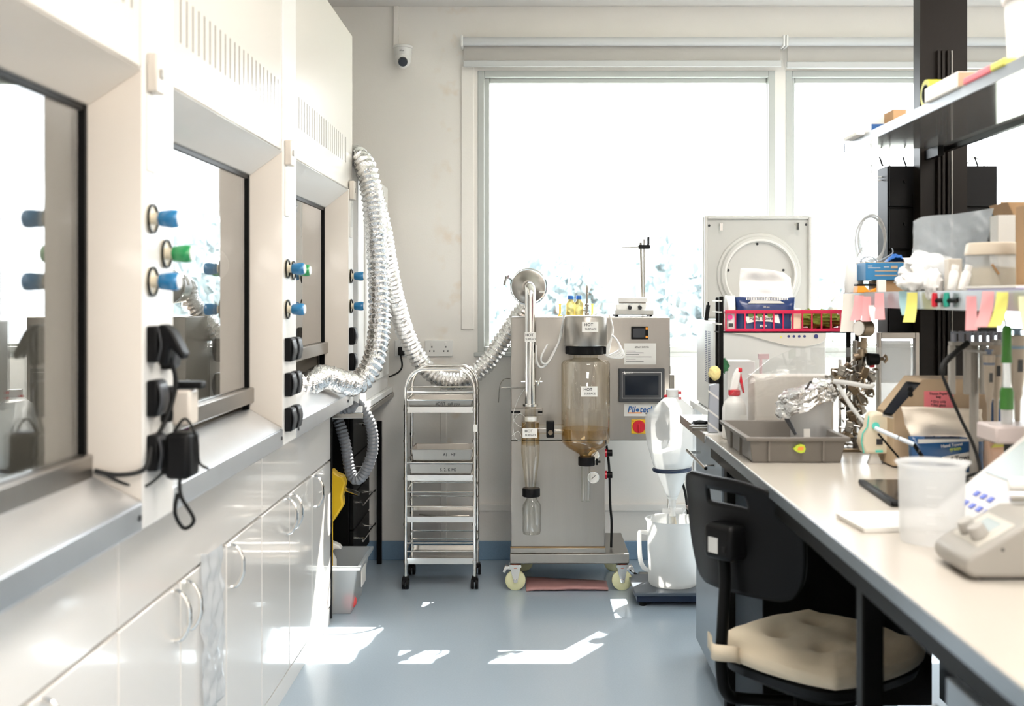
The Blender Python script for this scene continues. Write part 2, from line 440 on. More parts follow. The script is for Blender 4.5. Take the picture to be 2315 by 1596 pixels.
# ---- conduit and camera
MB().box(X(890, YW), X(902, YW), YW - .02, YW, Z(106, YW), ZC).build('cable_conduit', BACKWALL, bevel=.003)
tag(bpy.data.objects['cable_conduit'], 'slim painted cable conduit running down the wall to the dome camera', 'conduit')
cy = YW - .05; cx, cz = X(911, cy), Z(132, cy)
r = thing('security_camera', 'small white dome security camera on the back wall below the conduit', 'camera', (cx, YW, cz))
MB().lathe([(.03, .049), (.052, .051), (.052, .062), (.046, .066), (.001, .067)], (cx, cy - .004, cz), 32).box(cx - .03, cx + .03, cy + .0, YW - .001, cz + .01, cz + .058).build('mount', WHITEP, r)
MB().lathe([(.048, .05), (.047, .02), (.040, -.008), (.02, -.02), (.001, -.022)], (cx, cy, cz + .0)).build('body', WHITEP, r)
MB().sphere((cx, cy - .012, cz - .012), .043).build('eyeball', WHITEP, r)
d = V(.12, -.85, -.42).normalized()
q = V(cx, cy - .012, cz - .012)
MB().cyl(q + d * .034, q + d * .0445, .026, .023, 24).build('lens', SCREEN, r)
text('lettering', 'alhua', .012, (cx, cy - .0485, cz + .032), FACE_CAM, DGREY, r)

# ---- wall sockets
def wall_socket(px0, px1, py0, py1, label, double):
    x0, x1, z0, z1 = X(px0, YW), X(px1, YW), Z(py1, YW), Z(py0, YW)
    r = thing('wall_socket', label, 'power socket', ((x0 + x1) / 2, YW, z0), 'wall sockets by the trolley')
    MB().box(x0, x1, YW - .012, YW, z0, z1).build('plate', WHITEP, r, bevel=.003)
    h = MB()
    for c in ((x0 * .75 + x1 * .25, x0 * .25 + x1 * .75) if double else ((x0 + x1) / 2,)):
        zc = (z0 + z1) / 2
        for dx, dz in ((0, .008), (-.011, -.014), (.011, -.014)):
            h.box(c + dx - .0035, c + dx + .0035, YW - .0128, YW - .010, zc + dz - .004, zc + dz + .004)
    h.build('pin_holes', DGREY, r, smooth=0)
    sw = MB()
    for c in ((x0 * .75 + x1 * .25, x0 * .25 + x1 * .75) if double else ((x0 + x1) / 2,)):
        sw.box(c - .006, c + .006, YW - .016, YW - .01, z1 - .026, z1 - .012)
    sw.build('switch', WHITEP, r, bevel=.001)
    return r
wall_socket(961, 1024, 769, 806, 'white double wall socket with nothing plugged in', True)
wall_socket(893, 926, 769, 806, 'white wall socket with a black plug in it', False)
r = thing('power_plug', 'black mains plug in the wall socket above the white counter', 'plug', (X(907, YW), YW - .02, Z(805, YW)))
pc = P(906, 795, YW - .03)
MB().prism([(pc.x - .013, pc.z + .026), (pc.x + .008, pc.z + .026), (pc.x + .022, pc.z - .02), (pc.x - .013, pc.z - .02)], YW - .045, YW - .0125).build('plug_body', BLACKP, r, bevel=.004)
MB().tube(spline([pc + V(0, -.003, -.02), P(909, 828, YW - .035), P(900, 842, YW - .06), P(880, 852, YW - .15)], 8), .0045).build('cable', RUBBER, r)
r['label'] = 'black mains plug with its cable in the wall socket above the white counter'

# ---- ceiling panels added out of view as fill for surfaces facing the camera
k = 0
for yy, nm in ((-2.2, 'nearest the front wall'), (-0.6, 'behind the near bench end'), (1.0, 'level with the near fume hood'), (2.8, 'level with the middle fume hood')):
    for xx, side in ((0.75, 'above the bench edge'), (2.7, 'above the far bench side')):
        r = thing('ceiling_fill_panel', 'added square ceiling fill panel %s %s' % (side, nm), 'fill light', (xx, yy, ZC - .04), 'added ceiling fill panels')
        f = MB(); w = .45
        for bx in ((-w, -w + .03, -w, w), (w - .03, w, -w, w), (-w + .03, w - .03, -w, -w + .03), (-w + .03, w - .03, w - .03, w)):
            f.box(xx + bx[0], xx + bx[1], yy + bx[2], yy + bx[3], ZC - .04, ZC)
        f.build('frame', WHITEP, r, smooth=0)
        MB().box(xx - w + .03, xx + w - .03, yy - w + .03, yy + w - .03, ZC - .03, ZC - .012).build('diffuser', emit('fill_panel', (1.0, 0.945, 0.87), FILL_W), r, smooth=0)

# ================================================================ OUTSIDE
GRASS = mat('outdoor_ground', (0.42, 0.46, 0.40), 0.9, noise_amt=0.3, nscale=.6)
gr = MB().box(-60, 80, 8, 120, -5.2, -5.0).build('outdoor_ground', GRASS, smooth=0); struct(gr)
LEAF = mat('haze_tinted_leaves', (0.40, 0.47, 0.49), 0.6, noise_amt=0.15, nscale=.8)  # pale blue of outdoor haze and glare is put into the leaf colour
BARK = mat('bark', (0.30, 0.25, 0.2), 0.9)
def tree(x, y, top, rad, label, seed):
    rnd = random.Random(seed)
    r = thing('tree', label, 'tree', (x, y, -5.0), 'sunlit trees outside the window')
    zc = top - rad
    MB().tube(spline([(x, y, -5.0), (x + .2, y, zc - rad * .8), (x + .1, y + .1, zc + rad * .3)], 6), [.32 - .012 * i for i in range(13)], 8).build('trunk', BARK, r)
    f = MB()
    blobs = [(x + rnd.uniform(-1, 1) * rad * .75, y + rnd.uniform(-1, 1) * rad * .6, zc + rnd.uniform(-1.2, .55) * rad * .8, rad * rnd.uniform(.4, .62)) for _ in range(9)]
    for bx, by, bz, br in blobs:
        for _ in range(230):
            u = V(rnd.gauss(0, 1), rnd.gauss(0, 1), rnd.gauss(0, 1)).normalized() * br * rnd.uniform(.6, 1.03)
            c = V(bx, by, bz) + u; a = V(rnd.gauss(0, 1), rnd.gauss(0, 1), rnd.gauss(0, 1)).normalized(); bb = a.orthogonal().normalized(); l = rnd.uniform(.13, .34)
            f.quad(c - a * l, c + bb * l * .6, c + a * l, c - bb * l * .6)
    f.build('foliage', LEAF, r, smooth=0)
    return r
TL = [(-2.4, 27, 3.0, 2.6, 'pale hazy tree outside, left of the dryer elbow'), (1.6, 33.5, 4.2, 3.0, 'pale hazy tree outside, behind the blue capped bottles'),
      (4.9, 27, 4.3, 2.6, 'tall pale hazy tree outside, behind the hotplate rod'), (8.9, 33.5, 4.3, 3.1, 'pale hazy tree outside, at the right edge of the wide window'),
      (13, 27, 2.4, 2.7, 'pale hazy tree outside, seen through the right window'), (4.6, 45, 4.6, 5.0, 'most distant pale hazy tree outside, between the other crowns')]
for i, t in enumerate(TL): tree(*t, 11 + i)

# ================================================================ FUME HOODS ALONG THE LEFT WALL
XF, XI, XC = -0.78, -0.87, -0.868
ZT, ZTI, ZS, ZSI, ZB, ZTOP = 1.855, 1.775, 0.990, 1.055, 0.935, 2.535
UNIT = [1.10, 2.315, 3.54, 4.745]
HOODS = [(1.165, 2.21, 2.40), (2.40, 3.45, 3.645), (3.645, 4.68, 4.80)]
WHICH = ['nearest', 'middle', 'farthest']
def strip(o1, o2, i1, i2):                         # one mitred side of the sash frame; outer edge o1-o2 at XF, inner edge i1-i2 at XI
    e = XI - .03
    return MB().hexa([V(XF, *o1), V(XF, *o2), V(XI, *i2), V(XI, *i1), V(e, *o1), V(e, *o2), V(e, *i2), V(e, *i1)])
def bow_handle(par, y, z1, z0, lean=0):
    x = XC
    return MB().tube(spline([(x - .002, y, z1), (x + .018, y, z1 - .006), (x + .034, y, (z1 * .7 + z0 * .3)), (x + .036, y, (z0 + z1) / 2), (x + .034, y, z1 * .3 + z0 * .7), (x + .018, y, z0 + .006), (x - .002, y, z0)], 6), .0058, 8).build('handle', CHROME, par)
def valve(par, y, z, m):
    v = MB()
    v.tube([(XF, y, z), (XF + .004, y, z)], [.030, .027], 24)
    v.tube([(XF + .002, y, z), (XF + .020, y, z)], [.012, .012], 16)
    vo = v.build('valve', CREAMP, par)
    MB().rings([[V(XF + dx, y + rr * math.cos(2 * PI * k / 24), z + rr * math.sin(2 * PI * k / 24)) for k in range(24)] for dx, rr in ((.0035, .031), (.008, .031), (.008, .027), (.0035, .027))], True, False, True).build('collar_ring', BLACKP, vo)
    kn = MB(); pr = [(.018, .013), (.022, .0165), (.045, .0195), (.055, .0185), (.058, .016)]
    kn.rings([[V(XF + dx, y + (rr * (1.06 if (k % 4 == 0) else 1)) * math.cos(2 * PI * k / 24), z + (rr * (1.06 if (k % 4 == 0) else 1)) * math.sin(2 * PI * k / 24)) for k in range(24)] for dx, rr in pr])
    ko = kn.build('knob', m, vo)
    MB().tube([(XF + .057, y, z), (XF + .0605, y, z)], [.015, .013], 20).build('knob_cap', WHITEP, vo)
    return vo
def outlet(par, y, z, big=1.0, open_=0):
    h = .037 * big
    o = MB().box(XF, XF + .022, y - .026, y + .026, z - h, z + h).build('power_outlet', BLACKP, par, bevel=.004)
    c = MB()
    c.rings([[V(XF + .022 + (.007 if 0 < t < 1 else .003) * math.sin(PI * min(max(t, .05), .95)) + open_ * (t) * .04, y + s * .024, z + h * .9 - 2 * h * .9 * t) for s in (-1, -.8, .8, 1)] for t in (0, .15, .4, .6, .85, 1)], False, False)
    c.build('flap', DGREY, o, solid=.004)
    return o
def hood(i):
    Y0, Y1, Yp = HOODS[i]; u0, u1 = UNIT[i], UNIT[i + 1]
    labels = ['nearest cream fume hood at the left, sash nearly shut, black cables on its post',
              'middle fume hood with a clear plastic sleeve taped to its lower door',
              'farthest fume hood with a foil duct running in under its raised sash']
    r = thing('fume_hood', labels[i], 'fume hood', (-1.2, (u0 + u1) / 2, 0), 'fume hoods along the left wall')
    # lower cabinet
    cb = MB(); cb.box(-1.62, XC - .02, u0 + .002, u1 - .002, .07, .925); cb.box(-1.60, XC - .004, u0 + .002, u1 - .002, 0, .068)
    cb.build('cabinet_body', POSTW, r, smooth=0)
    w = (u1 - u0) / 3
    for k in range(3):
        d = MB().box(XC - .0185, XC, u0 + k * w + .003, u0 + (k + 1) * w - .003, .078, .698).build('door', DOORW, r, bevel=.003)
        y = u0 + (k + 1) * w - .045 if k == 0 else u0 + k * w + .045
        bow_handle(d, y, .688, .568)
    MB().box(XC - .0185, XC, u0 + .003, u1 - .003, .706, .924).build('drawer_front', DOORW, r, bevel=.003)
    # chamber
    ch = MB(); ch.box(-1.62, -1.60, Y0, Yp, .94, ZTOP); ch.box(-1.62, XF - .015, Y1, Yp, .94, ZTOP)
    if i == 0: ch.box(-1.62, XF - .015, Y0 - .06, Y0, .94, ZTOP)
    ch.build('chamber_shell', POSTW, r, smooth=0)
    ln = MB(); ln.box(-1.598, XI - .035, Y1 - .03, Y1 - .002, .985, ZT); ln.box(-1.598, XI - .035, Y0 + .002, Y0 + .03, .985, ZT)
    ln.box(-1.598, -1.57, Y0 + .03, Y1 - .03, .985, ZT); ln.box(-1.57, XI - .035, Y0 + .03, Y1 - .03, ZT - .02, ZT)
    ln.build('liner', LINER, r, smooth=0)
    MB().cyl((-1.05 + .06 * i, Y1 - .03, 1.50), (-1.05 + .06 * i, Y1 - .036, 1.50), .05, n=28).build('port_cover', WHITEP, r)
    MB().box(-1.60, XI - .03, Y0, Y1, .93, .985).build('worktop', STEEL, r, smooth=0)
    a = .046
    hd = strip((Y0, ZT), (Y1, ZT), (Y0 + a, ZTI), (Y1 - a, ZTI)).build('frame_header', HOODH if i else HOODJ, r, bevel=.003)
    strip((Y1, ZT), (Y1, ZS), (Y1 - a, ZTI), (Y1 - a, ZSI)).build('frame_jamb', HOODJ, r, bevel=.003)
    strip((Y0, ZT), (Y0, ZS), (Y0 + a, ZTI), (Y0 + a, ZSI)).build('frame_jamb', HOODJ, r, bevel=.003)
    sl = strip((Y0, ZS), (Y1, ZS), (Y0 + a, ZSI), (Y1 - a, ZSI)); sl.box(XF - .06, XF, Y0, Y1, ZB, ZS - .0005)
    so = sl.build('sill', SILL, r, bevel=.003)
    for yy in (Y0 + .03, Y1 - .02):
        MB().cyl((XF, yy, (ZB + ZS) / 2), (XF + .003, yy, (ZB + ZS) / 2), .006, n=12).build('screw', DGREY, so)
    # fascia above the sash with its slots
    up = MB().box(-1.60, XF - .004, Y0 + .002, Y1 - .002 if i < 2 else Yp, ZT + .004, ZTOP).build('fascia', HOODW, r, bevel=.004)
    sl = MB(); n = 22; ya, yb = Y0 + .06, Y1 - .05
    for k in range(n):
        y = ya + (yb - ya) * k / (n - 1)
        sl.box(XF - .006, XF - .0032, y - .0035, y + .0035, 1.965, 2.07)
    sl.build('vent_slots', mat('slot_shadow_grey', (0.22, 0.20, 0.17), .6), up, smooth=0)
    # service post with valves and outlets
    yp = (Y1 + Yp) / 2
    po = MB().box(XF - .016, XF, Y1 + .002, Yp - .002, ZB, ZTOP if i < 2 else ZT + .004).build('service_post', POSTW, r, bevel=.003)
    dz = .07 if i == 0 else 0.0
    ya, yb = (Y1 + .045, Y1 + .13) if i < 2 else (Y1 + .035, Y1 + .085)
    valve(po, ya, 1.49 + dz, BLUEK); valve(po, ya, 1.362 + dz, BLUEK)
    if i < 2: valve(po, yb, 1.487 + (.005 if i == 0 else 0), GREENK)
    zs = (1.235, 1.125, 1.015)
    for z in zs:
        outlet(po, ya, z + dz)
        if i < 2: outlet(po, yb, z + dz - .02 * (1 if i == 0 else 0))
    sw = MB().box(XF, XF + .022, ya - .025, ya + .025, 1.815, 1.895).build('alarm_box', HOODJ, po, bevel=.004)
    MB().box(XF + .022, XF + .026, ya - .008, ya + .008, 1.845, 1.865).build('button', GREYP, sw, bevel=.002)
    MB().box(XF, XF + .006, ya - .03, ya + .03, 1.655, 1.81).build('notice_card', PAPER, po, bevel=.001)
    MB().box(XF + .006, XF + .0075, ya - .026, ya + .026, 1.70, 1.80).build('notice_print', LGREY, po, smooth=0)
    if i < 2:
        MB().box(XF, XF + .002, yb + .0, yb + .045, 1.62, 1.73).build('sticker', LGREY, po, smooth=0)
        MB().box(XF, XF + .001, yb - .02, yb + .04, 1.80, 1.95).build('sticker', PAPER, po, smooth=0)
    # sash
    sz = (1.045, 1.075, 1.165)[i]
    gx = XI - .012
    pane = MB().box(gx - .003, gx + .003, Y0 + a + .012, Y1 - a - .012, sz + .05, ZTI + .03)
    pane.build('sash_pane', SASHG, r, smooth=0)
    MB().box(gx - .014, gx + .022, Y0 + a, Y1 - a + .01 * (i > 0), sz, sz + .048).build('sash_rail', STEEL, r, bevel=.004)
    gd = MB(); gd.box(gx - .010, gx + .010, Y1 - a - .013, Y1 - a, ZSI - .02, ZTI + .03); gd.box(gx - .010, gx + .010, Y0 + a, Y0 + a + .013, ZSI - .02, ZTI + .03)
    gd.box(gx - .010, gx + .008, Y0 + a, Y1 - a, ZTI - .012, ZTI + .02)
    gd.build('sash_guide', BLACKM, r, smooth=0)
    return r
hoods = [hood(i) for i in range(3)]
# dark end panel foot below the last hood cabinet
tag(MB().box(-1.0, XC + .004, UNIT[3] + .002, UNIT[3] + .016, .02, .925).build('end_panel', BLACKP, smooth=0), 'thin dark end panel closing the cabinet row beside the storage tub', 'panel')
tag(MB().cyl((XC - .03, UNIT[3] + .04, 0), (XC - .03, UNIT[3] + .04, .05), .02, .014).build('leveling_foot', BLACKP), 'small black levelling foot on the floor beside the clear storage tub', 'foot')

# ---- plugs, adapter and cables on the near post
y1 = HOODS[0][1] + .045
def P3(px, py, Y): return P(px, py, Y)
r = thing('power_plug', 'upper black plug pushed into the near hood post, cable hanging from it', 'plug', (XF + .03, y1, 1.27))
MB().prism([(XF + .022, 1.345), (XF + .036, 1.345), (XF + .052, 1.33), (XF + .075, 1.285), (XF + .07, 1.272), (XF + .045, 1.30), (XF + .04, 1.262), (XF + .022, 1.262)], y1 - .022, y1 + .022, 'y').build('plug_body', BLACKP, r, bevel=.005)
cab = spline([(XF + .04, y1, 1.275), (XF + .045, y1 + .02, 1.22), (XF + .03, y1 + .005, 1.15), (XF + .01, y1 - .02, 1.10), (XF + .01, y1 - .06, 1.06), (XF - .03, y1 - .09, 1.052), (XF - .075, y1 - .10, 1.062)], 10)
MB().tube(cab, .0048).build('cable', RUBBER, r)
r = thing('power_adapter', 'black power adapter low on the near hood post with looped cables', 'power adapter', (XF + .03, y1, 1.02))
MB().box(XF + .034, XF + .085, y1 - .02, y1 + .055, 1.03, 1.125).build('adapter_body', BLACKP, r, bevel=.010)
MB().box(XF + .022, XF + .036, y1 - .01, y1 + .045, 1.05, 1.11).build('plug_pins_block', BLACKP, r, bevel=.004)
MB().tube(spline([(XF + .06, y1, 1.035), (XF + .062, y1, .995), (XF + .085, y1 + .01, .945), (XF + .062, y1 + .02, .925), (XF + .05, y1, .96), (XF + .055, y1, 1.0)], 10), .0042).build('cable', RUBBER, r)
MB().tube(spline([(XF + .04, y1 + .02, 1.12), (XF + .065, y1 + .02, 1.15), (XF + .088, y1 + .02, 1.11), (XF + .09, y1 + .03, 1.06), (XF + .11, y1 + .03, 1.045)], 8), .003).build('cable', RUBBER, r)
MB().tube(spline([(XF + .03, y1 - .01, 1.045), (XF - .0, y1 - .03, 1.02), (XF - .03, y1 - .06, 1.03), (XF - .075, y1 - .09, 1.062)], 8), .003).build('cable', RUBBER, r)
r = thing('socket_timer', 'cream plastic plug box on the near hood post above the black adapter', 'plug', (XF + .04, y1 + .1, 1.13))
MB().box(XF + .023, XF + .062, y1 + .06, y1 + .12, 1.13, 1.205).build('body', HOODJ, r, bevel=.006)
MB().box(XF + .022, XF + .082, y1 + .07, y1 + .11, 1.207, 1.222).build('lever', BLACKP, r, bevel=.004)
# purple carton inside the middle hood
tag(MB().box(-1.12, -1.02, 3.10, 3.28, .985, 1.07).build('reagent_carton', PURPLE, bevel=.002), 'dark purple carton inside the middle fume hood', 'box')
# clear sleeve taped to the door
def sl(u, v):
    y = 2.865 + u * .19 + .01 * v; z = .735 - v * .44
    return (XC + .006 + .010 * (noise.noise(V(u * 5, v * 12, 1.3)) + .6) * min(1, v * 6 + .2), y + .006 * noise.noise(V(v * 9, u, 0)), z - .03 * (1 - u) * 0 - .045 * u * (v < .02))
tag(MB().grid(sl, 22, 56).build('plastic_sleeve', milky('sleeve_film', (0.84, 0.86, 0.88), 0.38, 0.05), solid=.0008), 'clear crumpled plastic sleeve taped to the middle hood door', 'plastic sleeve')

# ---- white wall cabinet on a counter beyond the hoods
r = thing('side_counter', 'short white counter between the farthest fume hood and the window wall', 'counter', (-1.15, 5.35, .88))
MB().box(-1.6, X(889, YW), 4.83, YW - .005, .895, .925).build('countertop', WHITEP, r, bevel=.004)
MB().box(-1.6, X(889, YW) + .004, 4.83, YW - .005, .87, .894).build('edge_rail', STEEL, r, bevel=.003)
for yy in (4.86, 5.84): MB().box(-1.58, -1.54, yy, yy + .04, 0, .87).build('leg', LGREY, r)
r = thing('tall_cabinet', 'white upright cabinet standing on the counter behind the foil duct', 'cabinet', (-1.2, 5.3, .925))
MB().box(-1.6, X(876, 5.8), 4.83, 5.82, .926, Z(425, 5.82)).build('body', POSTW, r, bevel=.005)
MB().box(X(876, 5.8), X(876, 5.8) + .012, 5.0, 5.76, 1.0, 1.80).build('door', POSTW, r, bevel=.003)
MB().box(X(876, 5.8) + .012, X(876, 5.8) + .016, 5.74, 5.755, 1.3, 1.75).build('seal_strip', DGREY, r, smooth=0)

# ---- black drawer unit under the counter
r = thing('drawer_unit', 'black metal drawer unit on castors beneath the white counter', 'drawer unit', (-1.1, 5.55, 0))
xf_ = -.862
MB().box(-1.30, xf_ - .02, 5.30, 5.83, .10, .845).build('carcass', BLACKM, r, bevel=.003)
zz = [.105, .28, .455, .63, .842]
for k in range(4):
    d = MB().box(xf_ - .019, xf_, 5.305, 5.825, zz[k] + .003, zz[k + 1] - .003).build('drawer', BLACKM, r, bevel=.003)
    zh = zz[k + 1] - .06
    h = MB().tube([(xf_ + .038, 5.36, zh), (xf_ + .038, 5.77, zh)], .006); h.tube([(xf_, 5.42, zh), (xf_ + .038, 5.42, zh)], .005); h.tube([(xf_, 5.71, zh), (xf_ + .038, 5.71, zh)], .005)
    h.build('handle', CHROME, d)
for xx in (-.93, -1.25):
    for yy in (5.36, 5.77):
        MB().cyl((xx, yy - .015, .04), (xx, yy + .015, .04), .04, n=16).box(xx - .02, xx + .02, yy - .02, yy + .02, .06, .1).build('castor', BLACKP, r)
tag(MB().box(-.80, -.775, 5.80, 5.825, 0, .75).build('counter_post', BLACKM, smooth=0), 'slim black upright at the wall side of the drawer unit', 'post')
bpy.data.objects['counter_post'].location.x -= .02

# ---- yellow tool, white funnel bottle and clear tub beyond the cabinet row
r = thing('drum_pump', 'bright yellow plastic pump with a steel spout behind the cabinet end', 'pump', (-.88, 5.0, .45))
yb = 5.0
MB().prism([(X(735, yb), Z(1085, yb)), (X(752, yb), Z(1058, yb)), (X(762, yb), Z(1068, yb)), (X(778, yb), Z(1075, yb)), (X(783, yb), Z(1090, yb)), (X(776, yb), Z(1120, yb)), (X(779, yb), Z(1140, yb)), (X(755, yb), Z(1178, yb)), (X(735, yb), Z(1178, yb))], yb - .035, yb + .035).build('pump_body', YELLOW, r, bevel=.008)
MB().cyl(P(772, 1102, yb), P(812, 1117, yb - .05), .010, .009).build('spout', CHROME, r)
MB().tube([P(745, 1170, yb), (X(745, yb), yb, .0)], .016).build('dip_tube', YELLOW, r)
# tub
r = thing('storage_tub', 'clear lidless plastic storage tub on the floor with a red ball inside', 'storage tub', (-.95, 4.98, 0))
t = MB(); x0, x1, y0_, y1_, h = -1.15, -.758, 4.83, 5.22, .225
def tubring(e, z): return [V(x0 - e, y0_ - e, z), V(x1 + e, y0_ - e, z), V(x1 + e, y1_ + e, z), V(x0 - e, y1_ + e, z)]
t.rings([tubring(-.045, .004), tubring(-.012, h - .02), tubring(.004, h - .018), tubring(.006, h), tubring(-.010, h), tubring(-.016, h - .02), tubring(-.048, .008)], True, True)
t.build('tub_body', MILKC, r, bevel=.004)
MB().box(x1 - .020, x1 - .0165, 5.0, 5.12, .09, .17).build('tub_label', PAPER, r, smooth=0)
q = P(788, 1386, 4.92); q.z = .05
tag(MB().sphere((q.x, q.y + .02, .042), .034).build('ball', mat('red_ball', (0.85, 0.10, 0.10), 0.5)), 'small red ball inside the clear storage tub', 'ball')
r = thing('spray_bottle', 'white plastic bottle neck poking up behind the cabinet end above the tub', 'bottle', (-.93, 5.1, .0))
MB().lathe([(.05, .012), (.052, .03), (.052, .2), (.02, .26), (.02, .28)], (-.95, 5.06, 0)).build('bottle_body', WHITEP, r)
MB().prism([(-.99, .275), (-.92, .285), (-.885, .27), (-.872, .252), (-.90, .255), (-.93, .235), (-.99, .24)], 5.035, 5.085).build('nozzle', WHITEP, r, bevel=.006)

# ---- foil duct
def ribbed(path, r, pitch, amp, n=20, crumple=0.0):
    pts = resample(path, pitch / 4); m = MB()
    rr = [r + amp * (1, 0.1, -1, 0.1)[i % 4] for i in range(len(pts))]
    m.tube(pts, rr, n)
    if crumple: m.v = [p + Vector((noise.noise(p * 60), noise.noise(p * 60 + V(5, 0, 0)), noise.noise(p * 60 + V(0, 9, 0)))) * crumple for p in m.v]
    return m
dp = [V(-1.05, 4.05, 1.06), P(690, 868, 4.22), P(730, 852, 4.36), P(775, 866, 4.50) + V(.02, 0, 0), P(815, 862, 4.56), P(845, 815, 4.60), P(858, 740, 4.66), P(857, 640, 4.72), P(851, 540, 4.76), P(841, 440, 4.80), P(825, 375, 4.82), P(803, 352, 4.90),
      P(812, 365, 5.10), P(842, 430, 5.25), P(862, 510, 5.3), P(876, 590, 5.4), P(892, 670, 5.5), P(920, 760, 5.62), P(955, 822, 5.68), P(1000, 858, 5.70), P(1050, 858, 5.70), P(1100, 822, 5.70), P(1140, 765, 5.68), P(1172, 715, 5.64), P(1195, 680, 5.60), P(1197, 650, 5.56), P(1196, 648, 5.45)]
o = ribbed(spline(dp, 8), .0455, .024, .0040, 22, .0035).build('exhaust_duct', FOIL, origin=tuple(dp[0]), smooth=50)
tag(o, 'silver flexible foil duct looping from the farthest hood to the dryer', 'duct')
# ---- grey hose
hp = [V(-.90, 4.86, .90), V(-.80, 4.84, .915), P(810, 915, 4.86), P(838, 960, 4.88), P(842, 1020, 4.9), P(822, 1072, 4.92), P(803, 1083, 4.93), P(790, 1060, 4.94), P(780, 1000, 4.95), P(762, 945, 4.97), V(-.93, 5.0, .88)]
tag(ribbed(spline(hp, 8), .024, .016, .0022, 16).build('drain_hose', GREYHOSE, smooth=50), 'grey corrugated hose looping down beside the black drawer unit', 'hose')
# ================================================================ CHROME TROLLEY
TY0, TY1 = 5.31, 5.59
r = thing('trolley', 'narrow chrome tiered trolley in front of the foil duct', 'trolley', (-.45, 5.45, 0))
xl, xr = X(917, TY0), X(1073, TY0)
def hoop(y):
    zt = 1.0
    pts = [V(xl, y, .055), V(xl, y, .5), V(xl, y, .93)]
    for k in range(9): a = PI - PI / 2 * k / 8; pts.append(V(xl + .085 + .085 * math.cos(a), y, .945 + .11 * math.sin(a)))
    for k in range(9): a = PI / 2 - PI / 2 * k / 8; pts.append(V(xr - .085 + .085 * math.cos(a), y, .945 + .11 * math.sin(a)))
    pts += [V(xr, y, .93), V(xr, y, .5), V(xr, y, .055)]
    m = MB().tube(pts, .0085, 12)
    for x in (xl, xr):
        for z in (.13, .31, .53, .71, .86, .93): m.tube([(x, y, z - .006), (x, y, z + .006)], .0108, 12)
    return m
for y in (TY0, TY1): hoop(y).build('hoop_frame', CHROME, r)
tiers = [(.135, .045, .085), (.335, .06, .13), (.535, .07, .0), (.862, .045, .085)]
for z, a1, a2 in tiers:
    s = MB(); s.box(xl + .008, xr - .008, TY0, TY1, z - .003, z)
    s.box(xl + .008, xr - .008, TY0 - .001, TY0 + .003, z - .016, z + .012); s.box(xl + .008, xr - .008, TY1 - .003, TY1 + .001, z - .016, z + .012)
    sh = s.build('shelf', CHROME, r, smooth=0)
    for aa in (a1, a2):
        if not aa: continue
        g = MB()
        for y in (TY0, TY1): g.tube([(xl, y, z + aa), (xr, y, z + aa)], .0042, 8)
        for x in (xl, xr): g.tube([(x, TY0, z + aa), (x, TY1, z + aa)], .0042, 8)
        g.build('guard_rail', CHROME, r)
for x in (xl, xr):
    for y in (TY0, TY1):
        c = MB().cyl((x - .017, y, .026), (x - .003, y, .026), .026, n=18); c.cyl((x + .003, y, .026), (x + .017, y, .026), .026, n=18)
        c.box(x - .014, x + .014, y - .016, y + .018, .036, .06)
        c.build('castor', BLACKP, r, bevel=.002)
MB().box(xr - .006, xr + .012, TY0 - .0105, TY0 - .009, .755, .79).build('tape_tag', PAPER, r, smooth=0)
def pan(x0, x1, y0, y1, z, h, label, mark):
    p = thing('steel_pan', label, 'pan', ((x0 + x1) / 2, (y0 + y1) / 2, z), 'steel pans on the trolley')
    def rg(e, zz): return [V(x0 + e, y0 + e, zz), V(x1 - e, y0 + e, zz), V(x1 - e, y1 - e, zz), V(x0 + e, y1 - e, zz)]
    MB().rings([rg(.008, z + .001), rg(0, z + h), rg(-.006, z + h), rg(-.006, z + h + .002), rg(.002, z + h + .002), rg(.010, z + .003)]).build('pan_body', STEEL, p, bevel=.001)
    if mark: text('lettering', mark, .020, ((x0 + x1) / 2 + .035, y0 + .0015, z + h * .55), FACE_CAM, INK, p, sx=.95)
    return p
pan(xl + .012, xr - .012, TY0 + .008, TY1 - .012, .8625, .044, 'shallow steel pan on the top trolley tier, marked in pen', '#DRT  call you')
pan(xl + .028, xr - .012, TY0 + .006, TY1 - .06, .612, .055, 'open steel pan stacked uppermost on the second trolley tier', 'A1 . MF')
pan(xl + .018, xr - .012, TY0 + .006, TY1 - .02, .5355, .062, 'steel pan lying under another pan on the second trolley tier', 'S. 2. K MS')
wl = MB().tube([(xl + .06, TY0 + .06, .345), (xl + .15, TY0 + .03, .342), (xr - .03, TY0 + .05, .341)], .0035)
tag(wl.build('stirring_rod', DARKST), 'thin dark rod lying on the third trolley tier', 'rod')

# ================================================================ SPRAY DRYER
DY = 5.263
def dx(px, Y=DY): return X(px, Y)
def dz_(py, Y=DY): return Z(py, Y)
r = thing('spray_dryer', 'tall brushed steel dryer on cream castors with large amber stained glass chamber', 'lab dryer', (.2, 5.5, 0))
dryer = r
# cabinet boxes
mb = MB().box(dx(1155), dx(1515), DY, 5.66, dz_(996), dz_(717)); cab_up = mb.build('upper_cabinet', STEEL, r, bevel=.005)
MB().box(dx(1155), dx(1368), DY + .004, 5.66, dz_(1237), dz_(996) - .001).build('lower_cabinet', STEEL, r, bevel=.004)
RUST = mat('rusty_steel', (0.42, 0.27, 0.14), 0.45, 0.7, noise_amt=0.35, nscale=25, stretch=(1, 1, 4))
MB().box(dx(1154), dx(1368) + .001, DY - .0015, DY + .006, dz_(1239), dz_(1236)).build('rust_seam', RUST, r, smooth=0)
MB().box(dx(1154), dx(1369), DY - .002, 5.66, dz_(1250), dz_(1239)).build('plinth', STEEL, r, bevel=.002)
MB().box(dx(1153), dx(1422), DY - .012, 5.72, dz_(1273), dz_(1250) - .001).build('base_plate', STEEL, r, bevel=.004)
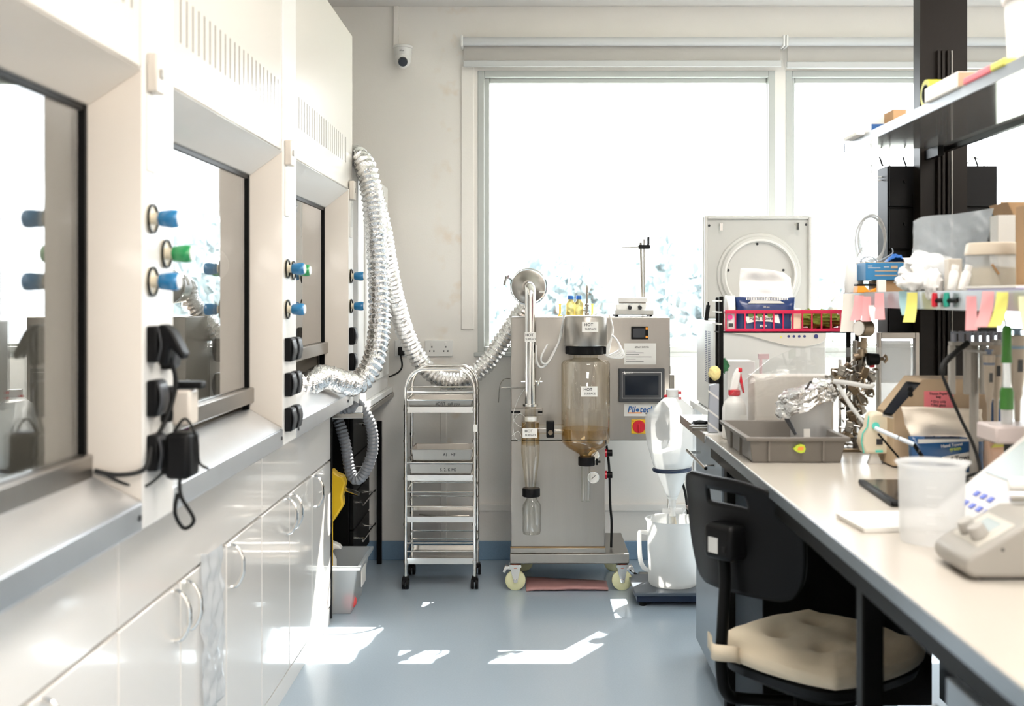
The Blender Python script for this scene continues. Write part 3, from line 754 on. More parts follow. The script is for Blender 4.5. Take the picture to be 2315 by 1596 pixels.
# castors
def castor(x, y, brake):
    zc, rr = .0485, .0485
    c = MB(); prof = [(.016, -.016), (rr - .008, -.016), (rr, -.010), (rr, .010), (rr - .008, .016), (.016, .016)]
    My = Matrix(((1, 0, 0), (0, 0, 1), (0, 1, 0)))
    c.lathe(prof, (x, y, zc), 28, My)
    w = c.build('castor', CASTW, r)
    f = MB()
    for s in (-1, 1):
        yy = y + s * .021
        f.prism([(x - .024, .122), (x + .024, .122), (x + .022, .098), (x + .010, zc - .008), (x - .006, zc - .010), (x - .020, .09)], yy - .0015, yy + .0015)
    f.box(x - .028, x + .028, y - .026, y + .026, .112, .1255)
    f.cyl((x, y - .028, zc), (x, y + .028, zc), .009, n=12)
    f.build('fork', CHROME, w)
    MB().cyl((x, y, .108), (x, y, .1265), .024, n=18).build('swivel_ring', mat('red_ring', (0.6, 0.1, 0.05), 0.5), w)
    if brake:
        s = brake
        MB().prism([(x + s * .015, .115), (x + s * .05, .118), (x + s * .062, .09), (x + s * .05, .085), (x + s * .04, .102), (x + s * .015, .10)], y - .018, y + .018).build('brake_lever', CHROME, w, bevel=.002)
castor(dx(1165), 5.29, -1); castor(dx(1407), 5.29, 1); castor(dx(1182), 5.66, 0); castor(dx(1400), 5.66, 0)
# drying head
CY = 5.12; cx_ = X(1324, CY)
def cz_(py): return Z(py, CY)
def c_lathe(name, pts, m, parent, xc=None, n=40, cap=True):
    return MB().lathe([(a * CY / FP, cz_(b)) for a, b in pts], (X(xc, CY) if xc else cx_, CY, 0), n, None, cap).build(name, m, parent)
hd = c_lathe('heater_head', [(48, 781), (49, 779), (49, 718), (46, 714)], STEEL, r)
MB().box(cx_ - .05, cx_ + .05, CY + .06, DY + .01, cz_(779), cz_(718)).build('head_bracket', STEEL, r)
cl = c_lathe('clamp_ring', [(40, 801), (42, 799), (42, 783), (40, 781)], BLACKP, r)
for s in (-1, 1):
    MB().box(cx_ + s * .080, cx_ + s * .094, CY - .02, CY + .02, cz_(800), cz_(783)).build('clamp_lug', BLACKP, cl, bevel=.003)
ch = c_lathe('drying_chamber', [(27, 800), (27, 808), (31, 811), (50, 815), (55, 822), (55, 990), (53, 1000), (44, 1010), (16, 1026), (11, 1034), (11, 1040)], AMBERG, r, cap=False, n=48)
STAIN = glass('amber_residue', (0.94, 0.85, 0.68), edge=(0.72, 0.55, 0.30), boost=0.4)
c_lathe('residue_film', [(53.5, 968), (53.5, 990), (51.5, 999), (42.5, 1009), (15, 1025), (10, 1034)], STAIN, r, cap=False, n=48)
c_lathe('clamp_ring', [(18, 1052), (19, 1051), (19, 1034), (18, 1032)], BLACKP, r, 1326)
bt = MB().box(X(1346, CY), X(1351, CY), CY - .02, CY - .005, cz_(1050), cz_(1036)); bt.cyl((X(1350, CY), CY - .012, cz_(1043)), (X(1357, CY), CY - .012, cz_(1043)), .005)
bt.build('clamp_bolt', BLACKP, r)
c_lathe('collection_tube', [(11, 1040), (11, 1128), (10, 1133), (.5, 1134)], CLEARG, r, 1324, cap=False)
# outlet T to the cyclone
zt = cz_(970)
tb = MB().tube([(X(1274, CY), CY, zt), (X(1255, CY), CY, zt), (X(1232, CY), CY, zt), (X(1212, CY), CY, zt)], [.024, .022, .022, .024], 24, cap=False)
tb.build('cross_tube', AMBERG, r)
MB().box(X(1235, CY), X(1253, CY), CY - .03, CY + .03, cz_(988), cz_(951)).build('cross_clamp', BLACKP, r, bevel=.005)
kn = MB().cyl((X(1244, CY), CY - .028, cz_(975)), (X(1244, CY), CY - .05, cz_(975)), .005); kn.cyl((X(1244, CY), CY - .048, cz_(975)), (X(1244, CY), CY - .052, cz_(975)), .011)
kn.build('clamp_screw', BRASS, r)
c_lathe('cyclone', [(13, 942), (13, 950), (20, 954), (21, 990), (21, 1020), (18, 1052), (12, 1095), (11, 1104)], AMBERG, r, 1199, cap=False)
c_lathe('residue_film', [(19, 956), (20, 985), (20, 1005)], STAIN, r, 1199, cap=False)
c_lathe('inner_tube', [(10, 950), (10, 1010)], CLEARG, r, 1199, cap=False)
c_lathe('white_collar', [(13, 952), (13.5, 951), (13.5, 943), (13, 942)], WHITEP, r, 1200)
c_lathe('clamp_ring', [(19, 1122), (20, 1121), (20, 1105), (19, 1103)], BLACKP, r, 1201)
c_lathe('collection_bottle', [(11, 1104), (11, 1124), (13, 1130), (20, 1140), (21, 1146), (21, 1198), (19, 1206), (.5, 1207)], CLEARG, r, 1202, cap=False)
# exhaust pipe with elbow and filter drum
px_ = 1199
zb = cz_(648)
pp = spline([V(X(px_, CY), CY, cz_(915)), V(X(px_, CY), CY, cz_(800)), V(X(px_, CY), CY, cz_(690)), V(X(px_, CY), CY, cz_(665)), V(X(px_ - 1, CY), CY + .015, cz_(652)), V(X(px_ - 2, CY), CY + .05, cz_(647)), V(X(px_ - 2, CY), CY + .12, cz_(647))], 8)
MB().tube(pp, .0255, 28).build('exhaust_pipe', CHROME, r)
MB().tube([(X(px_, CY), CY, cz_(918)), (X(px_, CY), CY, cz_(913))], .036, 28).build('pipe_flange', CHROME, r)
MB().tube([(X(px_, CY), CY, cz_(945)), (X(px_, CY), CY, cz_(918))], .024, 28, cap=False).build('pipe_sleeve', AMBERG, r)
fy = CY + .10; fx = X(1195, fy); fz = Z(648, fy)
My = Matrix(((1, 0, 0), (0, 0, 1), (0, 1, 0)))
fd = MB().lathe([(.03, -.035), (.045, -.02), (.060, -.006), (.078, .0), (.082, .01), (.082, .03), (.079, .035), (.079, .16), (.06, .20), (.05, .26)], (fx, fy, fz), 44, My).build('filter_drum', STEEL, r)
MB().lathe([(.0835, .012), (.088, .014), (.088, .030), (.0835, .032)], (fx, fy, fz), 44, My, cap=False).build('band_clamp', CHROME, fd)
q = V(fx - .083, fy, fz + .035)
MB().tube([q, q + V(-.022, -.01, .012), q + V(-.032, -.01, -.028)], [.007, .007, .006]).tube([q + V(-.012, -.01, .02), q + V(-.016, -.01, .002)], .004).build('clamp_handle', CHROME, fd)
MB().box(fx + .048, fx + .076, fy - .018, fy - .014, fz - .03, fz - .02, None).build('drum_tag', PAPER, fd, smooth=0)
# pipe support bracket
MB().tube([(X(1178, CY), CY - .0, cz_(862)), (X(1226, CY), CY, cz_(862))], .005).tube([(X(1216, CY), CY - .02, cz_(870)), (X(1222, CY), CY + .02, cz_(856))], .006).tube([(X(1205, CY), CY + .01, cz_(860)), (X(1205, CY), DY, cz_(860))], .005).build('pipe_bracket', CHROME, r)
MB().box(dx(1156), dx(1227), DY - .02, DY + .002, dz_(938), dz_(922)).build('rail_bracket', STEEL, r, bevel=.002)
MB().box(dx(1156), dx(1177), DY - .022, DY - .018, dz_(933), dz_(928)).box(dx(1216), dx(1226), DY - .022, DY - .018, dz_(933), dz_(928)).build('bracket_slots', BLACKP, r, smooth=0)
# sensor wires at the left edge
MB().tube(spline([P(1200, 876, CY), P(1160, 877, 5.2), P(1133, 877, 5.2)], 6), .002).build('probe_rod', DARKST, r)
MB().tube(spline([P(1153, 856, 5.25), P(1140, 857, 5.22), P(1130, 872, 5.2), P(1127, 910, 5.2)], 6), .002).build('sensor_cable', DARKST, r)
MB().tube(spline([P(1185, 880, 5.2), P(1170, 905, 5.24), P(1160, 945, 5.24), P(1178, 965, 5.24), P(1190, 950, 5.24), P(1175, 935, 5.24), P(1160, 955, 5.24), P(1165, 990, 5.24), P(1180, 995, 5.24), P(1172, 975, 5.24), P(1158, 985, 5.24)], 8), .0014).build('sensor_cable', WHITEP, r)
# white hoses
wh = [P(1275, 712, 5.2), P(1268, 760, 5.18), P(1255, 790, 5.16), P(1236, 822, 5.15), P(1222, 830, 5.15), P(1213, 815, 5.15), P(1212, 780, 5.16)]
MB().tube(spline(wh, 8), .0055, 10).build('white_hose', WHITEP, r)
MB().tube(spline([P(1274, 716, 5.2), P(1262, 775, 5.17), P(1240, 818, 5.14), P(1226, 820, 5.14), P(1224, 805, 5.14), P(1238, 778, 5.15)], 8), .0045, 10).build('white_hose', WHITEP, r)
for k in range(5):
    o_ = k * 5 - 8
    MB().tube(spline([P(1378, 712, 5.22), P(1385, 742, 5.18), P(1382, 765, 5.15), P(1372 - o_ * .4, 800, 5.13), P(1385 + o_, 806 + o_ * .3, 5.13), P(1404 + o_ * .5, 795 + o_ * .6, 5.13), P(1396, 772, 5.14), P(1384, 758, 5.15)], 8), .0045, 8).build('hose_loop', WHITEP, r)
# panel items on the right face
def plate(name, px0, px1, py0, py1, t, m, par, bev=.002, Y=DY): return MB().box(dx(px0), dx(px1), Y - t, Y + .001, dz_(py1), dz_(py0)).build(name, m, par, bevel=bev)
tc = plate('temperature_controller', 1427, 1465, 738, 767, .012, BLACKP, r)
plate('controller_window', 1431, 1458, 742, 763, .0135, SCREEN, tc, 0); plate('indicator', 1459, 1464, 740, 745, .0135, ORANGE, tc, 0); plate('indicator', 1459, 1464, 759, 764, .0135, ORANGE, tc, 0)
rp = plate('rating_plate', 1411, 1483, 776, 824, .002, LGREY, r, 0)
text('lettering', 'SPRAY DRYER', .011, (dx(1451), DY - .0028, dz_(785)), FACE_CAM, INK, rp)
for k, (w, yy) in enumerate(((22, 793), (40, 797), (30, 801), (58, 806), (22, 811), (40, 816))):
    plate('print_line', 1415, 1415 + w, yy, yy + 1.2, .0026, DGREY, rp, 0)
hm = plate('touch_panel', 1398, 1501, 832, 908, .03, DGREY, r, .004)
plate('screen_bezel', 1405, 1494, 841, 899, .0312, LGREY, hm, 0); plate('screen_border', 1406, 1493, 842, 898, .0318, DGREY, hm, 0)
plate('screen', 1412, 1487, 848, 892, .0324, SCREEN, hm, 0)
text('lettering', 'DELTA', .011, (dx(1422), DY - .0326, dz_(841.5)), FACE_CAM, WHITEP, hm)
MB().prism([(dx(1408), dz_(845)), (dx(1414), dz_(845)), (dx(1411), dz_(838))], DY - .0332, DY - .031).build('logo_mark', WHITEP, hm, smooth=0)
lg = plate('brand_plate', 1411, 1490, 914, 941, .002, LGREY, r, 0)
SHR = Matrix(((1, .22, 0), (0, 0, -1), (0, 1, 0)))
text('lettering', 'Pil  tech', .040, (dx(1449), DY - .003, dz_(926)), SHR, INKB, lg, bold=.0009, sx=.96)
MB().lathe([(.0085, -.0032), (.0085, -.002)], (dx(1441.2), DY, dz_(927)), 20, My).build('logo_mark', INKB, lg, smooth=0)
plate('underline', 1420, 1451, 932, 934.5, .0028, INKO, lg, 0)
text('lettering', 'TM', .008, (dx(1479), DY - .003, dz_(919)), FACE_CAM, INKB, lg)
text('lettering', 'BEIJI', .010, (dx(1463), DY - .003, dz_(934.5)), FACE_CAM, DGREY, lg)
sw = plate('isolator_plate', 1427, 1460, 948, 980, .008, YELLOW, r, .002)
MB().lathe([(.029, -.018), (.031, -.008), (.031, -.006)], (dx(1444), DY, dz_(964)), 28, My).build('isolator_dial', RED, sw)
MB().box(dx(1444) - .005, dx(1444) + .005, DY - .030, DY - .017, dz_(976), dz_(957)).build('isolator_knob', RED, sw, bevel=.003)
text('lettering', 'A', .012, (dx(1431), DY - .009, dz_(951)), FACE_CAM, INK, sw)
# hot surface notes
def note(px, py, w, h, Y, l1='HOT', l2='SURFACE'):
    c = P(px, py, Y)
    n_ = MB().box(c.x - w / 2, c.x + w / 2, Y - .0012, Y, c.z - h / 2, c.z + h / 2).build('warning_note', PAPER, r, smooth=0)
    text('lettering', l1, h * .40, (c.x - w * .08, Y - .0016, c.z + h * .20), FACE_CAM, INK, n_, bold=.0002)
    text('lettering', l2, h * .30, (c.x + w * .04, Y - .0016, c.z - h * .22), FACE_CAM, INK, n_, sx=.92)
note(1334, 739, .074, .046, CY - .100); note(1332, 885, .074, .046, CY - .1135); note(1199, 762, .052, .044, CY - .0265); note(1198, 979, .068, .044, CY - .0435)
# pressure gauges and regulators on the lower right side
for py in (1028, 1078):
    gx, gz = dx(1341), dz_(py)
    MB().cyl((gx, DY + .004, gz), (gx, DY - .018, gz), .028, n=28).build('pressure_gauge', CHROME, r)
    MB().cyl((gx, DY - .0182, gz), (gx, DY - .0195, gz), .024, n=28).build('gauge_dial', PAPER, r)
    MB().tube([(gx - .010, DY - .0205, gz - .008), (gx + .010, DY - .0205, gz + .010)], .0012, 6).build('needle', INK, r)
    MB().cyl((dx(1368), DY + .06, gz), (dx(1374), DY + .06, gz), .020, n=18).build('regulator_nut', RED, r)
    MB().cyl((dx(1374), DY + .06, gz), (dx(1386), DY + .06, gz), .016, n=18).build('regulator_knob', BLACKP, r)
MB().tube(spline([(dx(1373), DY + .14, dz_(1000)), (dx(1380), DY + .1, dz_(1060)), (dx(1383), DY + .1, dz_(1150)), (dx(1386), DY + .1, dz_(1190)), (dx(1385), DY + .1, dz_(1248))], 8), .006).build('power_cord', RUBBER, r)
MB().tube(spline([(dx(1400), 5.5, .115), (dx(1424), 5.45, .075), (dx(1450), 5.35, .05), (dx(1500), 5.32, .012), (dx(1560), 5.5, .006)], 8), .006).build('power_cord', RUBBER, r)
# small things that stand on top of the dryer
zt = dz_(717) + .001
def screw_bottle(px, Y, label):
    x = X(px, Y); b_ = thing('glass_bottle', label, 'bottle', (x, Y, zt), 'blue capped bottles on the dryer')
    MB().lathe([(.021, 0), (.023, .003), (.023, .062), (.012, .078), (.012, .092)], (x, Y, zt), 24).build('bottle_body', glass('amber_liquid', (1.0, .86, .52), edge=(.85, .55, .16)), b_)
    MB().lathe([(.0145, .084), (.0145, .100), (.013, .102)], (x, Y, zt), 24).build('cap', BLUEG, b_)
screw_bottle(1290, 5.45, 'left small amber bottle with a blue cap on top of the dryer')
screw_bottle(1309, 5.46, 'right small amber bottle with a blue cap on top of the dryer')
for px, m_, l in ((1266, milky('orange_fitting', (.95, .42, .05), .25), 'orange plug standing left of the amber bottles on the dryer'), (1339, milky('amber_fitting', (.95, .62, .12), .25), 'yellow orange plug standing right of the steel nozzle on the dryer')):
    x = X(px, 5.42)
    q = MB().lathe([(.010, 0), (.010, .008), (.005, .012), (.005, .055), (.007, .058), (.007, .062)], (x, 5.42, zt), 16)
    tag(q.build('fitting', m_), l, 'fitting')
n_ = thing('atomizer_nozzle', 'slim steel nozzle standing on the dryer head between bottles and plug', 'nozzle', (X(1327, 5.3), 5.3, zt))
MB().lathe([(.010, 0), (.010, .02), (.007, .022), (.007, .05), (.010, .052), (.010, .06), (.005, .064), (.005, .11), (.0065, .111), (.0065, .14), (.004, .15)], (X(1327, 5.3), 5.3, zt), 16).build('nozzle_body', DARKST, n_)
MB().tube([(X(1327, 5.3), 5.3, zt + .03), (X(1318, 5.3), 5.3, zt + .03)], .004).build('side_port', DARKST, n_)
tb = MB().tube(spline([V(X(1327, 5.3), 5.3, zt + .155), P(1329, 600, 5.32), P(1318, 575, 5.4), P(1292, 590, 5.44), P(1286, 640, 5.45), P(1288, 652, 5.45)], 8), .004, 8)
tag(tb.build('feed_tube', milky('silicone_tube', (0.9, 0.9, 0.9), .35)), 'thin translucent tube arching from the steel nozzle to the amber bottles', 'tube')
# hotplate stirrer with rod
h = thing('hotplate_stirrer', 'white hotplate stirrer with two knobs on top of the dryer', 'hotplate', (X(1433, 5.42), 5.42, zt))
Y0 = 5.36
MB().box(X(1391, Y0), X(1478, Y0), Y0, 5.56, zt + .008, zt + .032).build('base', LGREY, h, bevel=.003)
MB().prism([(Y0 + .002, zt + .032), (5.558, zt + .032), (5.55, zt + .060), (Y0 + .025, zt + .060)], X(1393, Y0), X(1477, Y0), 'x').build('body', WHITEP, h, bevel=.004)
MB().box(X(1400, Y0), X(1462, Y0), Y0 + .03, 5.54, zt + .062, zt + .068).build('collar', DARKST, h, bevel=.001)
MB().box(X(1399, Y0), X(1466, Y0), Y0 + .025, 5.545, zt + .068, zt + .092).build('plate', WHITEP, h, bevel=.004)
for px in (1424, 1447): MB().cyl((X(px, Y0), Y0 + .018, zt + .046), (X(px, Y0), Y0 - .006, zt + .043), .010, .009).build('knob', DGREY, h)
for px in (1395, 1473):
    for yy in (Y0 + .02, 5.53): MB().cyl((X(px, Y0), yy, zt), (X(px, Y0), yy, zt + .009), .008).build('rubber_foot', BLACKP, h)
st = MB().cyl((X(1454, 5.56), 5.575, zt), (X(1449, 5.56), 5.575, Z(548, 5.56)), .0065); st.cyl((X(1458, 5.56), 5.59, zt), (X(1457, 5.56), 5.59, Z(540, 5.56)), .004)
so = thing('support_rod', 'dark support rod behind the hotplate carrying a small clamp', 'rod', (X(1454, 5.56), 5.575, zt))
st.build('rod', DARKST, so)
so2 = thing('rod_clamp', 'black clamp with a thin arm on the hotplate support rod', 'clamp', P(1455, 558, 5.56))
MB().box(X(1444, 5.56), X(1470, 5.56), 5.565, 5.60, Z(562, 5.56), Z(553, 5.56)).box(X(1464, 5.56), X(1469, 5.56), 5.57, 5.59, Z(556, 5.56), Z(535, 5.56)).build('clamp_body', BLACKP, so2, bevel=.002)
MB().tube([P(1444, 558, 5.58), P(1406, 560, 5.58)], .003).build('arm', DARKST, so2)
# mat on the floor
tag(MB().grid(lambda u, v: (X(1190 + 182 * u, 5.36), 5.26 + .16 * v, .006 + .010 * math.sin(u * 2.6) * (1 - v) + .02 * (1 - u) * v + .004 * noise.noise(V(u * 4, v * 4, 0))), 24, 6).build('floor_mat', PINKM, solid=.012), 'flat dusty pink mat on the floor underneath the dryer', 'mat')

# ================================================================ FUNNEL, JUG AND SCALE
FY = 5.15; fxc = X(1520, FY)
s = thing('floor_scale', 'low dark blue floor scale carrying the white plastic jug', 'scale', (X(1540, FY), FY, 0))
MB().box(X(1434, 5.0), X(1434, 5.0) + .40, 4.99, 5.33, .050, .066).build('platform', mat('scale_top', (0.12, 0.14, 0.17), 0.35, 0.5), s, bevel=.003)
MB().box(X(1440, 5.0), X(1440, 5.0) + .38, 5.01, 5.31, .018, .05).build('scale_base', mat('scale_navy', (0.012, 0.025, 0.06), 0.4), s, bevel=.003)
for ax in (.03, .36):
    for ay in (5.03, 5.29): MB().cyl((X(1440, 5.0) + ax, ay, 0), (X(1440, 5.0) + ax, ay, .02), .016).build('foot', BLACKP, s)
jx, jz = X(1521, FY), .067
j = thing('plastic_jug', 'big white plastic jug with a handle standing on the floor scale', 'jug', (jx, FY, jz))
MB().lathe([(.001, .001), (.108, .001), (.114, .010), (.119, .285), (.127, .300), (.130, .303), (.123, .302), (.115, .284), (.110, .013), (.001, .005)], (jx, FY, jz), 44, cap=False).build('jug_body', MILK, j)
hx = jx - .116
hp = [V(hx + .006, FY, jz + .235), V(hx - .030, FY, jz + .240), V(hx - .040, FY, jz + .225), V(hx - .036, FY, jz + .12), V(hx - .020, FY, jz + .075), V(hx + .006, FY, jz + .062)]
MB().tube(spline(hp, 5), .0105, 10).build('handle', MILK, j)
st = thing('retort_stand', 'floor retort stand holding the frosted separating funnel over the jug', 'stand', (fxc, 5.45, 0))
MB().box(fxc - .12, fxc + .12, 5.36, 5.56, 0, .02).build('base', DARKST, st, bevel=.003)
MB().cyl((X(1513, 5.42), 5.42, .02), (X(1513, 5.42), 5.42, Z(828, 5.42)), .008).build('pole', CHROME, st)
rg = MB().tube([V(fxc + .083 * math.cos(2 * PI * k / 36), FY + .083 * math.sin(2 * PI * k / 36), Z(1060, FY) + .004 * math.cos(2 * PI * k / 36)) for k in range(36)], .010, 10, True); rg.tube([(fxc, FY + .083, Z(1060, FY)), (X(1513, 5.42), 5.42, Z(1060, FY))], .006)
rg.build('ring', mat('ring_navy', (0.015, 0.03, 0.07), 0.35), st)
rc = MB().box(X(1504, 5.4), X(1522, 5.4), 5.36, 5.44, Z(880, 5.4), Z(846, 5.4)); rc.tube([(X(1504, 5.4), 5.39, Z(850, 5.4)), (X(1501, 5.4), 5.37, Z(834, 5.4)), (X(1509, 5.4), 5.37, Z(829, 5.4))], .004)
rc.build('clamp', DARKST, st, bevel=.002)
f = thing('separating_funnel', 'large frosted glass separating funnel hanging above the white jug', 'funnel', (fxc, FY, Z(1185, FY)))
fz_ = lambda py: Z(py, FY)
k_ = FY / FP
MB().lathe([(7 * k_, fz_(1185)), (7 * k_, fz_(1155)), (9 * k_, fz_(1130)), (26 * k_, fz_(1090)), (44 * k_, fz_(1050)), (57 * k_, fz_(1005)), (62 * k_, fz_(970)), (61 * k_, fz_(945)), (52 * k_, fz_(928)), (36 * k_, fz_(915)), (22 * k_, fz_(903)), (13 * k_, fz_(895)), (12 * k_, fz_(880))], (fxc, FY, 0), 48, cap=False).build('funnel_body', FROST, f)
MB().lathe([(10 * k_, fz_(1128)), (25.5 * k_, fz_(1089)), (43 * k_, fz_(1049)), (52 * k_, fz_(1018)), (.001, fz_(1019))], (fxc, FY, 0), 40).build('liquid', milky('cloudy_liquid', (0.86, 0.87, 0.86), .25), f)
MB().lathe([(14 * k_, fz_(898)), (14 * k_, fz_(880)), (.001, fz_(879))], (fxc, FY, 0), 24).build('neck_cap', WHITEP, f)
for s_, py in ((-1, 895), (1, 887), (1, 900)): MB().cyl((fxc + s_ * .026, FY - .01, fz_(py)), (fxc + s_ * .040, FY - .012, fz_(py)), .006).build('clip', RED, f)
MB().cyl((fxc - 22 * k_, FY, fz_(1155)), (fxc + 22 * k_, FY, fz_(1155)), .012, .015, 16).tube([(fxc, FY, fz_(1166)), (fxc, FY, fz_(1144))], .016, 16).build('stopcock', WHITEP, f)
MB().tube([(fxc + 18 * k_, FY, fz_(1160)), (fxc + 26 * k_, FY, fz_(1150))], .012, 10).build('tap_handle', WHITEP, f)
MB().tube([(fxc + .012, FY, fz_(1190)), (fxc + .004, FY, fz_(1165))], .010, 12).build('outlet_tip', CREAMP, f)
tag(MB().tube(spline([P(1543, 1090, 5.3), P(1550, 1120, 5.28), P(1555, 1160, 5.26), P(1556, 1180, 5.27), P(1556, 1300, 5.38), V(X(1556, 5.38), 5.36, .006)], 8), .006).build('power_cable', RUBBER), 'black cable hanging down behind the right rim of the white jug', 'cable')
# ================================================================ BENCH, PEDESTALS, COLUMN AND SHELVES
BX, BZ = .625, .90
r = thing('lab_bench', 'long cream topped lab bench with grey edge on the right side', 'lab bench', (1.4, 2.3, 0))
BY0, BY1, BXR = .45, 4.005, 2.15
MB().box(BX + .004, BXR, BY0, BY1, BZ - .028, BZ).build('worktop', BENCH, r, bevel=.002, smooth=0)
MB().box(BX, BX + .0035, BY0, BY1, BZ - .030, BZ - .0015).build('edge_band', EDGE, r, smooth=0)
MB().box(BX + .015, BX + .055, BY0 + .05, BY1 - .02, BZ - .075, BZ - .0285).build('front_rail', BLACKM, r, smooth=0)
for x, y in ((BX + .030, 2.20), (BX + .030, .55), (BXR - .09, .55), (BXR - .09, 2.2), (BXR - .09, 3.9)):
    MB().box(x, x + .044, y, y + .044, 0, BZ - .0285).build('leg', BLACKM, r, bevel=.004)
MB().box(1.36, 1.38, BY0 + .1, 3.70, .06, BZ - .03).build('back_panel', BLACKM, r, smooth=0)
r = thing('bench_extension', 'short raised steel edged bench carrying the rack foot beyond the long bench', 'bench', (1.2, 4.33, 0))
MB().box(BX - .002, 1.95, 4.008, 4.655, .885, .906).build('worktop', WHITEP, r, bevel=.002, smooth=0)
MB().box(BX - .006, BX - .0025, 4.008, 4.655, .872, .905).build('edge_band', STEEL, r, smooth=0)
for x, y in ((BX + .7, 4.55), (1.85, 4.05), (1.85, 4.55)): MB().box(x, x + .04, y, y + .04, 0, .885).build('leg', LGREY, r, smooth=0)
r = thing('pedestal', 'grey drawer pedestal under the far bench end, beside the white jug', 'drawer unit', (.9, 4.06, 0), 'grey pedestals under the bench')
MB().box(.665, 1.25, 3.765, 4.36, .05, .865).build('carcass', GREYCAB, r, bevel=.002)
MB().box(.68, 1.25, 3.79, 4.33, 0, .05).build('plinth', GREYCAB, r, smooth=0)
zz = [.055, .64, .86]
for k in range(2):
    d = MB().box(.642, .664, 3.77, 4.355, zz[k] + .002, zz[k + 1] - .002).build('drawer', GREYCAB, r, bevel=.003)
    zh = zz[k + 1] - .055
    h = MB().tube([(.60, 3.84, zh), (.60, 4.30, zh)], .0065, 10); h.tube([(.642, 3.90, zh), (.60, 3.90, zh)], .005).tube([(.642, 4.24, zh), (.60, 4.24, zh)], .005)
    h.build('handle', CHROME, d)
tag(MB().box(.775, 1.34, 3.715, 3.735, .03, .868).build('modesty_panel', BLACKM, smooth=0), 'black panel under the bench behind the chair', 'panel')
tag(MB().box(.648, .678, 3.70, 3.752, 0, .868).build('bench_post', BLACKM, bevel=.003), 'slim black post under the bench beside the grey pedestal', 'post')
r = thing('pedestal', 'grey drawer pedestal under the near end of the bench, bottom right corner', 'drawer unit', (.95, 1.48, 0), 'grey pedestals under the bench')
MB().box(.685, 1.2, 1.20, 1.785, .05, .80).build('carcass', BLACKM, r, bevel=.002)
MB().box(.70, 1.2, 1.22, 1.77, 0, .05).build('plinth', BLACKM, r, smooth=0)
for za, zb_ in ((.055, .55), (.555, .79)):
    d = MB().box(.664, .684, 1.205, 1.78, za, zb_).build('drawer', GREYCAB, r, bevel=.003)
    h = MB().tube([(.625, 1.26, zb_ - .03), (.625, 1.72, zb_ - .03)], .0065, 10); h.tube([(.664, 1.3, zb_ - .03), (.625, 1.3, zb_ - .03)], .005).tube([(.664, 1.68, zb_ - .03), (.625, 1.68, zb_ - .03)], .005)
    h.build('handle', CHROME, d)
# column
def column(y0, label):
    r = thing('service_column', label, 'column', (1.45, y0, BZ))
    MB().box(1.365, 1.532, y0, y0 + .07, BZ + .001, ZC - .002).build('column_body', BROWNM, r, bevel=.002, smooth=0)
    t = MB(); zt = Z(115, y0)
    for x in (X(2116, y0), X(2126, y0), X(2138, y0)): t.box(x, x + .011, y0 - .018, y0 - .0005, BZ + .002, zt)
    t.build('slotted_track', BROWNM, r, bevel=.002)
    MB().box(X(2150, y0), X(2152, y0), y0 - .006, y0, BZ + .002, zt).build('track_edge', GREYP, r, smooth=0)
column(3.90, 'tall black service column rising from the bench to the ceiling')
SHX0, SHX1, SHY0, SHY1 = 1.084, 1.44, .9, 3.85
SHELF = mat('shelf_glossy_grey', (0.20, 0.195, 0.19), 0.10)
UZ, MZ = 1.934, 1.417
def shelf(name, z, h, label, SHX1=SHX1):
    s = thing(name, label, 'shelf', (1.26, 2.4, z), 'bench shelves')
    MB().box(SHX0 + .004, SHX1 - .02, SHY0, SHY1, z - .016, z - .003).build('shelf_board', SHELF, s, smooth=0)
    MB().box(SHX0, SHX0 + .0035, SHY0, SHY1, z - h, z).build('front_edge', mat('shelf_edge', (0.36, 0.385, 0.41), 0.3, 0.3), s, smooth=0)
    MB().box(SHX0 - .002, SHX0 + .006, SHY1 + .0005, SHY1 + .004, z - h, z).build('end_cap', mat('end_cap_blue', (0.02, 0.05, 0.12), .4), s, smooth=0)
    MB().box(SHX1 - .019, SHX1, SHY0, SHY1, z - .03, z).build('rear_rail', BLACKM, s, smooth=0)
    for y in (1.6,):
        MB().prism([(SHX0 + .06, z - .017), (SHX1 - .02, z - .017), (SHX1 - .02, z - .05)], y, y + .006).build('bracket', BLACKM, s, smooth=0)
    MB().box(SHX1 - .06, 1.40, SHY1 - .08, 3.899, z - .05, z - .017).build('bracket', BLACKM, s, smooth=0)
shelf('upper_shelf', UZ, .029, 'upper grey bench shelf fixed to the black column, with glossy underside')
shelf('lower_shelf', MZ, .050, 'lower grey bench shelf whose front edge is hung with sticky notes', 1.66)
# black drawer cabinet behind the column
r = thing('parts_cabinet', 'black many drawered cabinet mounted behind the column', 'cabinet', (1.45, 4.1, 1.26))
bx0, bx1, bz0, bz1 = X(1984, 4.10), X(2250, 4.0), Z(758, 4.0), Z(376, 4.0)
MB().box(bx0, bx1, 3.985, 4.10, bz0, bz1).build('carcass', BLACKM, r, bevel=.002)
for k in range(4):
    for m_ in range(2):
        xa = bx0 + .004 + m_ * (bx1 - bx0) / 2; xb = xa + (bx1 - bx0) / 2 - .008; za = bz0 + .006 + k * (bz1 - bz0) / 4
        d = MB().box(xa, xb, 3.974, 3.9845, za, za + (bz1 - bz0) / 4 - .008).build('drawer', BLACKP, r, bevel=.002)
        MB().cyl(((xa + xb) / 2 - .04, 3.974, za + .09), ((xa + xb) / 2 - .04, 3.966, za + .09), .006).build('knob', BLACKP, d)
